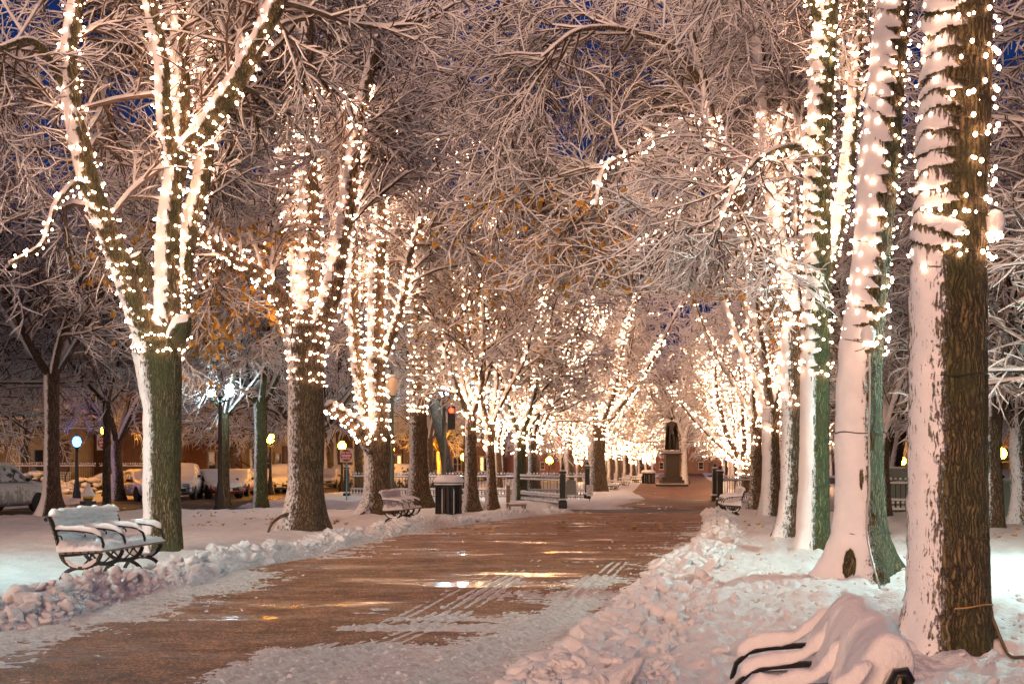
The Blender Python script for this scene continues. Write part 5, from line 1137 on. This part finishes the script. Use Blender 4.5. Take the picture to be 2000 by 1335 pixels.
# ------------------------------------------------------------------ cables, straps and socket hoods on the trunks
def build_cables():
    def strap(px,py,Y,r,label,tree,mat='wire',w=.018):
        c=PX(px,py,Y); n=40; m=MB(); rr=r
        pts=[(rr*math.cos(6.2832*k/n),rr*math.sin(6.2832*k/n),.012*math.sin(k*.6)) for k in range(n+1)]
        m.tube(pts,.006,4,sq=.6,cap=False); o=m.build('cable_tie',M[mat]); o.location=tuple(c); tag(o,label,'cable tie',None)
        return o
    def hose(name,label,pts,r,mat):
        C,_,_=resample(np.array(pts),[1]*len(pts),60); b=C[0].copy(); m=MB(); m.tube([tuple(q-b) for q in C],r,8); o=m.build(name,M[mat],None,True); o.location=tuple(b); tag(o,label,'cable'); return o
    Y=10.3
    hose('power_cable','brown cable running down the right side of the nearest trunk and off across the snow',[PX(1921,470,10.3),PX(1927,560,10.25),PX(1924,700,10.2),PX(1922,800,10.2),PX(1924,900,10.2),PX(1929,1060,10.2),PX(1930,1180,10.2),PX(1946,1225,10.1),PX(1965,1270,10.0),(3.72,9.6,.13),(4.2,8.9,.12)],.014,'hose')
    strap(1852,735,Y,.298,'black cable tie at mid height on the nearest trunk',0)
    strap(1853,1176,Y,.325,'cable tie low on the nearest trunk holding the brown cable',0,'strap')
    hose('power_cable','grey cable running down the front of the broad snow coated tree',[PX(1698,690,16.05),PX(1699,760,16.03),PX(1697,850,16.0),PX(1698,950,15.95),PX(1693,1040,15.85),PX(1700,1080,15.7),PX(1712,1125,15.5),PX(1722,1160,15.4)],.013,'cable_grey')
    strap(1681,845,16.4,.31,'upper cable tie on the broad snow coated tree',0); strap(1684,1040,16.4,.345,'lower cable tie on the broad snow coated tree',0)
    strap(318,885,22.5,.315,'cable tie round the four limbed tree behind the left bench',0); strap(598,902,29.3,.40,'cable tie round the thick speckled trunk',0)
    strap(1592,948,22.2,.25,'cable tie round the straight white sided trunk',0)
    # a bagged socket with a cap of snow, glowing, and a thin bracket
    for (px,py,Y,label,s) in ((1944,452,10.15,'snow capped bundle of glowing bulbs beside the nearest trunk',1.0),(1696,665,15.9,'snow capped bundle of glowing bulbs on the broad snow coated tree',1.15)):
        c=PX(px,py,Y); t=thing('light_bundle',label,'light bundle',tuple(c),0)
        g=np.random.default_rng(4)
        for k in range(7):
            m=MB(); a=k*.9; m.lathe([(.004,-.02),(.014,-.005),(.016,.008),(.006,.02)],(.05*s*math.cos(a)*g.uniform(.4,1),.05*s*math.sin(a),-.05+.03*g.random()),8); m.build('bulb',M['bulb'],t,True)
        v,f=IV3,IF3; V=v.copy(); w=(.080+.012*(v[:,2]<0)*-1)*s; V=V*np.stack([w,w,np.full(len(w),.11*s)],-1)+np.array([0,0,.055]); k=V[:,2]<-.02; V[k,2]=-.02+.2*(V[k,2]+.02); V+=v*(vn3(v[:,0]*3,v[:,1]*3,v[:,2]*3,3)*.006)[:,None]
        mesh_obj('snow_cap',V,tris=f,mats=[M['snow']],smooth=True,parent=t)
        m=MB(); m.tube([(0,0,-.02),(-.05*s,.02,-.10),(-.12*s,.08,-.12)],.006,6); m.build('lead',M['wire'],t,True)
# ------------------------------------------------------------------ cars
def loft(secs, close=True):
    """secs: list of (y, [(x,z)...right half from bottom centre to top centre])"""
    V=[];n=len(secs[0][1]); 
    for y,pr in secs:
        for x,z in pr: V.append((x,y,z))
        for x,z in pr[::-1]: V.append((-x,y,z))
    k=2*n; f=[(i*k+j,i*k+(j+1)%k,(i+1)*k+(j+1)%k,(i+1)*k+j) for i in range(len(secs)-1) for j in range(k)]
    f.append(tuple(range(k-1,-1,-1))); f.append(tuple((len(secs)-1)*k+j for j in range(k))); return V,f
def make_car(kind,label,loc,rz,col,group='snow covered cars parked along the left avenue'):
    """nose towards local -y"""
    t=thing('parked_car',label,'car',loc,rz,group)
    if kind=='suv': L,W,H,hood,wsb,wst,rft,rrb=4.75,.94,1.72,1.08,-1.05,-.45,1.85,2.22
    else: L,W,H,hood,wsb,wst,rft,rrb=4.6,.90,1.42,.90,-.85,-.10,1.0,1.75
    a=-L/2;b=L/2; belt=hood+.02
    def body(y,w,zb,zt): return (y,[(w*.6,zb),(w*.92,zb+.04),(w,zb+.22),(w,zb+.42),(w*.985,zt-.08),(w*.86,zt)])
    secs=[body(a,W*.72,.34,hood-.26),body(a+.12,W*.90,.26,hood-.16),body(a+.5,W*.985,.22,hood-.08),body(a+1.1,W,.20,hood),body(0,W,.20,belt),body(b-1.0,W,.20,belt+.02),body(b-.35,W*.98,.24,belt-(.02 if kind=='suv' else .04)),body(b-.06,W*.92,.32,belt-.08),body(b,W*.80,.38,belt-.2)]
    V,f=loft(secs); o=mesh_obj('body',V,faces=f,mats=[col],smooth=True,parent=t); s=o.modifiers.new('s','SUBSURF'); s.levels=1; s.render_levels=1
    def cab(y,z,w1,w2): return (y,[(w1,belt-.05),(w1,belt),(w1*.97,belt+.06),(w2+(w1-w2)*.25,z-.10),(w2,z-.02),(w2*.8,z)])
    r=H; secs=[cab(wsb,belt+.03,W*.86,W*.84),cab(wsb+.35,belt+.24*(r-belt)/.5,W*.90,W*.80),cab(wst,r-.02,W*.92,W*.68),cab((wst+rft)/2,r,W*.93,W*.69),cab(rft,r-.03,W*.92,W*.67),cab(rft+(rrb-rft)*.6,belt+.22,W*.88,W*.74),cab(rrb,belt+.02,W*.84,W*.78)]
    V,f=loft(secs); o=mesh_obj('windows',V,faces=f,mats=[M['glass_snowy']],smooth=True,parent=t); s=o.modifiers.new('s','SUBSURF'); s.levels=1; s.render_levels=1
    # snow: hood, windscreen, roof, boot - a lumpy shell
    d=.09
    def sn(y,z,w): return (y,[(w*.5,z-.16),(w*.95,z-.12),(w,z-.06),(w*.96,z+d*.45),(w*.75,z+d*.85),(w*.3,z+d)])
    secs=[sn(a-.02,hood-.30,W*.66),sn(a+.14,hood-.16,W*.88),sn(a+.5,hood-.08,W*.95),sn(a+1.1,hood,W*.96),sn(wsb-.1,hood+.05,W*.95),sn(wsb+.35,hood+.05+(r-hood)*.5,W*.88),sn(wst,r,W*.78),sn((wst+rft)/2,r+.03,W*.79),sn(rft,r-.01,W*.78),sn(rft+(rrb-rft)*.6,belt+.28,W*.85),sn(rrb,belt+.05,W*.90),sn(b-.05,belt-.04,W*.86)]
    V,f=loft(secs); o=mesh_obj('snow_cover',V,faces=f,mats=[M['snow']],smooth=True,parent=t)
    s=o.modifiers.new('s','SUBSURF'); s.levels=2; s.render_levels=2
    tx=bpy.data.textures.new('lump','CLOUDS'); tx.noise_scale=.5; dm=o.modifiers.new('d','DISPLACE'); dm.texture=tx; dm.strength=.06
    for sx in (-1,1):
        for y in (a+.85,b-.95):
            w=MB(); x0=sx*(W-.13); prof=[(.16,-.1),(.29,-.11),(.33,-.07),(.33,.07),(.29,.11),(.16,.1)]
            n=24; vs=[(x0+q[1],y+q[0]*math.cos(6.2832*j/n),.33+q[0]*math.sin(6.2832*j/n)) for q in prof for j in range(n)]
            w.add(vs,[(i*n+j,i*n+(j+1)%n,(i+1)*n+(j+1)%n,(i+1)*n+j) for i in range(5) for j in range(n)]); wo_=w.build('wheel',M['tyre'],t,True)
            q=MB(); xo=x0+sx*.085; q.tube([(xo-.01*sx,y,.33),(xo+.01*sx,y,.33)],.05,10)
            for k in range(5):
                an=6.2832*k/5; q.tube([(xo,y+.03*math.cos(an),.33+.03*math.sin(an)),(xo,y+.20*math.cos(an),.33+.20*math.sin(an))],.022,6)
            q.tube([(xo,y+.205*math.cos(6.2832*k/20),.33+.205*math.sin(6.2832*k/20)) for k in range(21)],.018,6); q.build('rim',M['rim'],wo_,True)
            if True:
                ar=MB(); ar.tube([(sx*(W-.02),y,.33),(sx*(W+.004),y,.33)],.37,24); ar.build('wheel_arch',M['tyre'],t,True)
        m=MB(); m.box((sx*W*.62,a-.005,hood-.36),(.34,.10,.15),0,0,.04); m.build('headlight',M['chrome'],t,True)
        m=MB(); m.box((sx*W*.74,b-.02,belt-.22),(.26,.10,.16),0,0,.04); m.build('tail_light',M['tail'],t,True)
        m=MB(); m.box((sx*(W+.09),wsb+.25,belt+.06),(.18,.12,.13),0,0,.04); o=m.build('mirror',M['iron'],t,True)
        m=MB(); m.box((sx*(W+.09),wsb+.25,belt+.15),(.19,.14,.07),0,0,.035); m.build('mirror_snow',M['snow'],o,True)
    m=MB(); m.box((0,a-.03,.48),(W*1.2,.08,.16),0,0,.02); m.build('grille',M['iron'],t,True)
    m=MB(); m.box((0,a-.08,.46),(.33,.02,.16),0,0,.004); m.build('number_plate',M['plate'],t)
    m=MB(); m.box((0,b+.03,.62),(.33,.02,.16),0,0,.004); m.build('number_plate',M['plate'],t)
    m=MB(); m.box((0,a-.02,.37),(W*1.75,.12,.10),0,0,.03); m.build('bumper',col,t,True)
    return t
def build_cars():
    M['glass_snowy']=paint('snow_dusted_glass',(.03,.035,.045),.16)
    silver=paint('silver_paint',(.35,.36,.40)); red=paint('dark_red_paint',(.26,.03,.035)); blue=paint('blue_grey_paint',(.12,.14,.20)); white=paint('white_car_paint',(.6,.6,.6)); dark=paint('black_car_paint',(.03,.03,.035)); tan=paint('tan_paint',(.35,.30,.18)); org=paint('amber_paint',(.5,.30,.05))
    def at(px,Y): return (px-1000)*Y/F
    p=(at(-22,47),47); make_car('suv','snow covered silver estate cut off by the left edge, wheels dark',(p[0],p[1],-.10),R_(163),silver)
    specs=[(283,64.5,'sedan','white snow covered saloon behind the bench and hydrant, number plate showing',silver,38),(352,67.5,'suv','tall violet grey car half hidden by the four limbed trunk',blue,12),(420,70,'sedan','low dark red car with a snow laden bonnet',red,35),(462,75,'sedan','small dark red car with its side showing, left of the mossy green trunk',red,8),
        (484,82,'sedan','pale snow coated car just left of the mossy green trunk',white,5),(525,84,'sedan','snow coated car half hidden by the mossy green trunk',white,5),(552,84,'suv','dark snow dusted car right of the mossy green trunk',blue,10),(585,98,'suv','tall snow topped vehicle behind the thick speckled trunk',tan,8),
        (640,104,'sedan','yellow lit snow coated car right of the thick speckled trunk',tan,5),(668,112,'suv','snow covered car behind the blue sign pole',tan,6),(700,118,'suv','amber lit car between the sign and the forked tree',org,6)]
    for px,Y,k,lb,c,an in specs: make_car(k,lb,(at(px,Y),Y,-.10),R_(an)-R_(5),c)
    make_car('suv','snow covered car seen through the fence left of the litter bin',(at(800,88),88,-.1),R_(60),dark,'cars crossing beyond the fence')
    make_car('sedan','snow topped car glimpsed behind the fence at the right edge',(at(1985,56),56,-.1),R_(80),dark,'cars beyond the right fence')
    make_car('sedan','snow topped car behind the green cabinet on the right',(at(1925,60),60,-.1),R_(80),silver,'cars beyond the right fence')
# ------------------------------------------------------------------ houses behind the avenues
def make_house(label,loc,rz,w,h,mat,seed,st=3,lit=(1,),steps=True):
    g=random.Random(seed); t=thing('row_house',label,'house',loc,rz,'row houses behind the avenue trees'); fh=(h-1.2)/st
    m=MB(); m.box((0,5,h/2),(w-.01,10,h)); m.build('wall',M[mat],t)
    m=MB(); bw=w*.42; bx=-w*.22; pr=[(bx-bw/2,.002),(bx-bw*.28,-.9),(bx+bw*.28,-.9),(bx+bw/2,.002)]; n=4
    m.add([(x,y,0) for x,y in pr]+[(x,y,h-1.5) for x,y in pr],[(0,1,5,4),(1,2,6,5),(2,3,7,6),(4,5,6,7)]); m.build('bay',M[mat],t)
    m=MB(); m.box((0,-.15,h-.3),(w+.1,.5,.35)); m.box((0,-.28,h-.05),(w+.2,.8,.14)); m.build('cornice',M['lime_stone'],t)
    m=MB(); m.box((0,4.6,h+.1),(w+.05,9.9,.2)); m.build('roof',M['roof'],t)
    m=MB(); m.box((0,4.6,h+.32),(w,9.8,.22),0,0,.1); m.build('roof_snow',M['snow'],t)
    for s in range(st):
        for x,y0,ww in ((bx,-.9,1.15),(w*.18,0,1.0),(w*.36,0,1.0)):
            if s==0 and x>w*.3: continue
            z=1.9+s*fh; f=MB(); hh=1.9
            for dx,dz,a,b2 in ((-ww/2,0,.12,hh),(ww/2,0,.12,hh),(0,-hh/2,ww+.24,.14),(0,hh/2,ww+.3,.2),(0,0,ww,.06)): f.box((x+dx,y0-.06,z+dz+.0),(a,.16,b2))
            fr=f.build('window',M['lime_stone'],t)
            p=MB(); p.box((x,y0-.03,z),(ww-.12,.05,hh-.14)); p.build('pane',M['win_lit'] if g.random()<.30 else M['glass_dark'],fr)
            q=MB(); q.box((x,y0-.12,z-hh/2+.1),(ww+.24,.16,.09),0,0,.03); q.build('sill_snow',M['snow'],fr,True)
    m=MB(); m.box((w*.36,-.05,2.3),(1.1,.14,2.3)); d=m.build('door',M['door'],t); m=MB(); m.box((w*.36+.4,-.15,2.2),(.06,.08,.2)); m.build('handle',M['rim'],d)
    if steps:
        m=MB()
        for k in range(7): m.box((w*.36,-.25-.3*k,(1.15-.165*k)/2),(1.5,.3,1.15-.165*k))
        s=m.build('steps',M['lime_stone'],t); m=MB()
        for k in range(7): m.box((w*.36,-.25-.3*k,1.15-.165*k+.035),(1.46,.27,.07),0,0,.02)
        m.build('step_snow',M['snow'],s,True)
        for sx in (-.8,.8):
            m=MB(); m.tube([(w*.36+sx,-.1,2.05),(w*.36+sx,-2.3,.95),(w*.36+sx,-2.3,0)],.04,6); m.build('handrail',M['iron'],t,True)
    return t
def build_houses():
    mats=['brown_stone','brick','lime_stone','brick','brown_stone','lime_stone']
    make_house('pale stone corner building behind the bushes at the left edge',(-34.5,92,-.05),R_(6),9,12,'lime_stone',3,3)
    x,y=-27.0,100.0
    for i in range(9):
        make_house(['brown terraced house glimpsed through branches on the left','brick terraced house glimpsed through branches on the left','pale terraced house glimpsed through branches on the left','brick terraced house glimpsed through branches on the left'][i%4],(x,y,-.05),R_(68),8,13,mats[i%4],10+i); x+=.131*8.1*1.4+1.4; y+=7.9
    for i in range(6):
        make_house(['brown terraced house beyond the right fence','brick terraced house beyond the right fence'][i%2],(33+.131*i*8+i*.6,84+i*8,-.05),R_(-80),8,13,mats[i%2],30+i)
    # garden railings, hedge and bushes at the left edge
    def rail(a,b,label): return make_fence(label,a,b,1.75,'garden_railing','tall garden railings on the left',0,.14,False,-.05)
    rail((-31.5,80,0),(-25.0,80,0),'tall black garden railing behind the bushes at the left edge'); rail((-24.8,80,0),(-20.6,82,0),'tall black garden railing behind the second bush group')
    g=np.random.default_rng(8)
    for i,(px,Y,rx,rz) in enumerate(((70,72,1.3,1.25),(100,70,1.9,.75),(168,70,1.4,.95),(235,74,.8,1.3),(200,74,.9,1.1),(35,75,1.2,.8))):
        x=(px-1000)*Y/F; t=thing('shrub',['rounded bush with a peaked snow cap left of the brown kerb tree','long low hedge clump under snow behind the silver estate','leafy bush right of the blue white lamp','tall snowy bush by the thin straight trunk','snowy bush left of the hidden no entry sign','low snow covered bush at the very left edge'][i],'shrub',(x,Y,-.05),0,'snow covered bushes')
        n=500; d=unit(g.normal(size=(n,3))); d[:,2]=np.abs(d[:,2]); c=d*np.array([rx*.9,.8,rz])*g.uniform(.75,1.0,n)[:,None]
        V=np.stack([c,c+unit(g.normal(size=(n,3)))*.16,c+unit(g.normal(size=(n,3)))*.16],1).reshape(-1,3); mesh_obj('foliage',V,tris=np.arange(3*n).reshape(-1,3),mats=[M['shrub']],parent=t)
        n=70; d=unit(g.normal(size=(n,3))); d[:,2]=np.abs(d[:,2])+.25; d=unit(d); c=d*np.array([rx*.9,.8,rz]); V,T=spheres(c,g.uniform(.10,.24,n),IV2*np.array([1.2,1,.6]),IF2); V+= (vn3(V[:,0]*7,V[:,1]*7,V[:,2]*7,4)*.04)[:,None]
        mesh_obj('snow_cap',V,tris=T,mats=[M['snow']],smooth=True,parent=t)
        m=MB(); m.tube([(0,0,-.1),(0,0,rz*.6)],.06,6); m.build('stem',M['twig'],t)
# ------------------------------------------------------------------ clods on the banks, leaves
def build_clods():
    g=np.random.default_rng(44); C=[];Sx=[]
    for side,(f,sg) in enumerate(((eL,-1),(eR,1))):
        N=9000; y=6.5*np.exp(g.random(N)*math.log(44/6.5)); w=np.interp(y,[0,10,20,30,45],[1.3,1.1,1.1,1.0,.8])*(.8 if sg<0 else 1); d=g.beta(1.4,1.8,N)*w*1.05-.06
        x=f(y)+sg*d; s=np.exp(g.normal(-4.0,.68,N))*np.interp(d/w,[0,.5,1],[.7,1.35,.6]); s=np.clip(s,.010,.105)
        C.append(np.stack([x,y],1)); Sx.append(s)
    # scattered clods over the trampled snow right of the bank and crumbs on the path
    N=1100; y=6*np.exp(g.random(N)*math.log(26/6)); x=eR(y)+g.uniform(1.0,4.5,N); C.append(np.stack([x,y],1)); Sx.append(np.clip(np.exp(g.normal(-4.0,.4,N)),.008,.06))
    N=1500; y=8*np.exp(g.random(N)*math.log(38/8)); u=g.random(N)**1.6; x=np.where(g.random(N)<.5,eR(y)-u*2.0,eL(y)+u*2.2); C.append(np.stack([x,y],1)); Sx.append(np.clip(np.exp(g.normal(-4.6,.4,N)),.005,.022))
    N=3000; y=7.5*np.exp(g.random(N)*math.log(30/7.5)); x=eL(y)+g.random(N)*(eR(y)-eL(y)); k=ground_h(x,y)>.008; C.append(np.stack([x[k],y[k]],1)); Sx.append(np.clip(np.exp(g.normal(-4.75,.4,k.sum())),.004,.02))
    C=np.concatenate(C); s=np.concatenate(Sx); z=ground_h(C[:,0],C[:,1]); n=len(C)
    big=s>.045
    def batch(idx,iv,if_):
        k=len(idx); v=np.repeat(iv[None],k,0); off=g.random((k,1,3))*90
        q=v*1.25+off; nn=vn3(q[...,0],q[...,1],q[...,2],5)*.34+vn3(q[...,0]*2.6,q[...,1]*2.6,q[...,2]*2.6,6)*.22
        # flatten random facets for broken-slab look
        for _ in range(4):
            fn=unit(g.normal(size=(k,1,3))); dt=(v*fn).sum(-1); ex=np.maximum(dt-.66,0); v=v-fn*(ex*.6)[...,None]
        v=v*(1+nn)[...,None]; sc_=np.stack([g.uniform(.8,1.45,k),g.uniform(.8,1.45,k),g.uniform(.55,1.0,k)],-1)[:,None]*s[idx][:,None,None]; v=v*sc_
        a=g.random(k)*6.28; ca,sa=np.cos(a)[:,None],np.sin(a)[:,None]; vx=v[...,0]*ca-v[...,1]*sa; vy=v[...,0]*sa+v[...,1]*ca
        tl=g.normal(0,.35,k)[:,None]; vz=v[...,2]+vx*tl
        V=np.stack([vx+C[idx,0][:,None],vy+C[idx,1][:,None],vz+(z[idx]+s[idx]*.22)[:,None]],-1).reshape(-1,3)
        return V,(if_[None]+(np.arange(k)*len(iv))[:,None,None]).reshape(-1,3)
    b1=batch(np.where(big)[0],IV3,IF3); b2=batch(np.where(~big)[0],IV2,IF2)
    V=np.concatenate([b1[0],b2[0]]); T=np.concatenate([b1[1],b2[1]+len(b1[0])])
    o=mesh_obj('snow_clods',V,tris=T,mats=[M['snow_ground']],smooth=True)
    tag(o,'broken lumps of shovelled snow heaped along both sides of the path','snow clods',None,'stuff')
def build_leaves():
    g=np.random.default_rng(12); mes=[]
    for k in range(3):
        m=MB(); n=5; tips=[]; V=[(0,0,0)]
        for i in range(n):
            a=R_(-110+220*i/(n-1)+g.uniform(-8,8)); r=1.0 if i in (1,2,3) else .7; b=a-R_(24); c=a+R_(24)
            V += [(math.sin(b)*.42,math.cos(b)*.42,.05),(math.sin(a)*r,math.cos(a)*r,g.uniform(.0,.35)),(math.sin(c)*.42,math.cos(c)*.42,.05)]
        f=[(0,1+3*i,2+3*i,3+3*i) for i in range(n)]+[(0,3+3*i,4+3*i) for i in range(n-1)]
        V+=[(.02,0,.01),(.02,-.8,.12),(-.02,-.8,.12),(-.02,0,.01)]; b=len(V)-4; f.append((b,b+1,b+2,b+3))
        me=bpy.data.meshes.new('fallen_leaf'); me.from_pydata(V,[],f); me.materials.append(M['leaf_brown' if k!=1 else 'leaf_yellow']); mes.append(me)
    spots=[(75,1168,.12,'single brown leaf lying on the bank at the left edge')]+[(1182,1213,.06,'single yellow leaf at the foot of the right bank')]+[(1482,1088,.09,'brown leaf on the snow left of the broad tree')]+[(1478,1180,.06,'red brown leaf on the trampled snow above the near bench')]
    reg=[((370,590,1003,1026),46,'brown leaves scattered on the snow between the thick trunk and the four limbed tree','fallen leaves on the left lawn'),((640,700,1016,1024),8,'brown leaves on the snow left of the middle bench','fallen leaves by the middle bench'),((900,1320,1003,1032),66,'yellow brown leaves scattered on and beside the path past the litter bin','fallen leaves across the path'),((1425,1520,1018,1046),15,'brown leaves on the snow by the right hand bench','fallen leaves by the right bench'),((1940,1990,1035,1060),5,'brown leaves on the snow right of the nearest trunk','fallen leaves at the right edge'),((1380,1440,1040,1100),5,'brown leaves on the right bank','fallen leaves on the right bank')]
    L=[]
    for px,py,s,lb in spots: L.append((px,py,s*.8,lb,None))
    for (x0,x1,y0,y1),n,lb,gp in reg:
        for i in range(n): L.append((g.uniform(x0,x1),g.uniform(y0,y1),g.uniform(.06,.12),lb,gp))
    for px,py,s,lb,gp in L:
        p=G(px,py,.08); z=float(ground_h(np.array([p.x]),np.array([p.y]))[0]); z=max(z,0)
        o=bpy.data.objects.new('fallen_leaf',mes[int(g.integers(0,3))]); COL.objects.link(o); o.location=(p.x,p.y,z+.012); o.rotation_euler=(g.uniform(-.6,.6),g.uniform(-.6,.6),g.uniform(0,6.28)); o.scale=(s,s,s); tag(o,lb,'leaf',gp)
def backdrop():
    for i in range(15): make_house(['tall brown block closing the far end of the street','tall brick block closing the far end of the street'][i%2],(-70+i*15,330+6*(i%2),-.05),R_(0),15,22,['brown_stone','brick'][i%2],70+i,5,steps=False)
build_trees()
build_ground(); backdrop()
build_benches(); build_furniture(); build_cables(); build_cars(); build_houses(); build_clods(); build_leaves()
# hidden children bookkeeping: only top-level objects carry a category
for o in bpy.data.objects:
    if o.parent is not None and 'category' in o: del o['category']
# ------------------------------------------------------------------ render settings
scene.render.engine='CYCLES'
scene.cycles.use_light_tree=True
scene.cycles.max_bounces=6; scene.cycles.diffuse_bounces=3; scene.cycles.glossy_bounces=2; scene.cycles.sample_clamp_indirect=4.0; scene.cycles.sample_clamp_direct=0
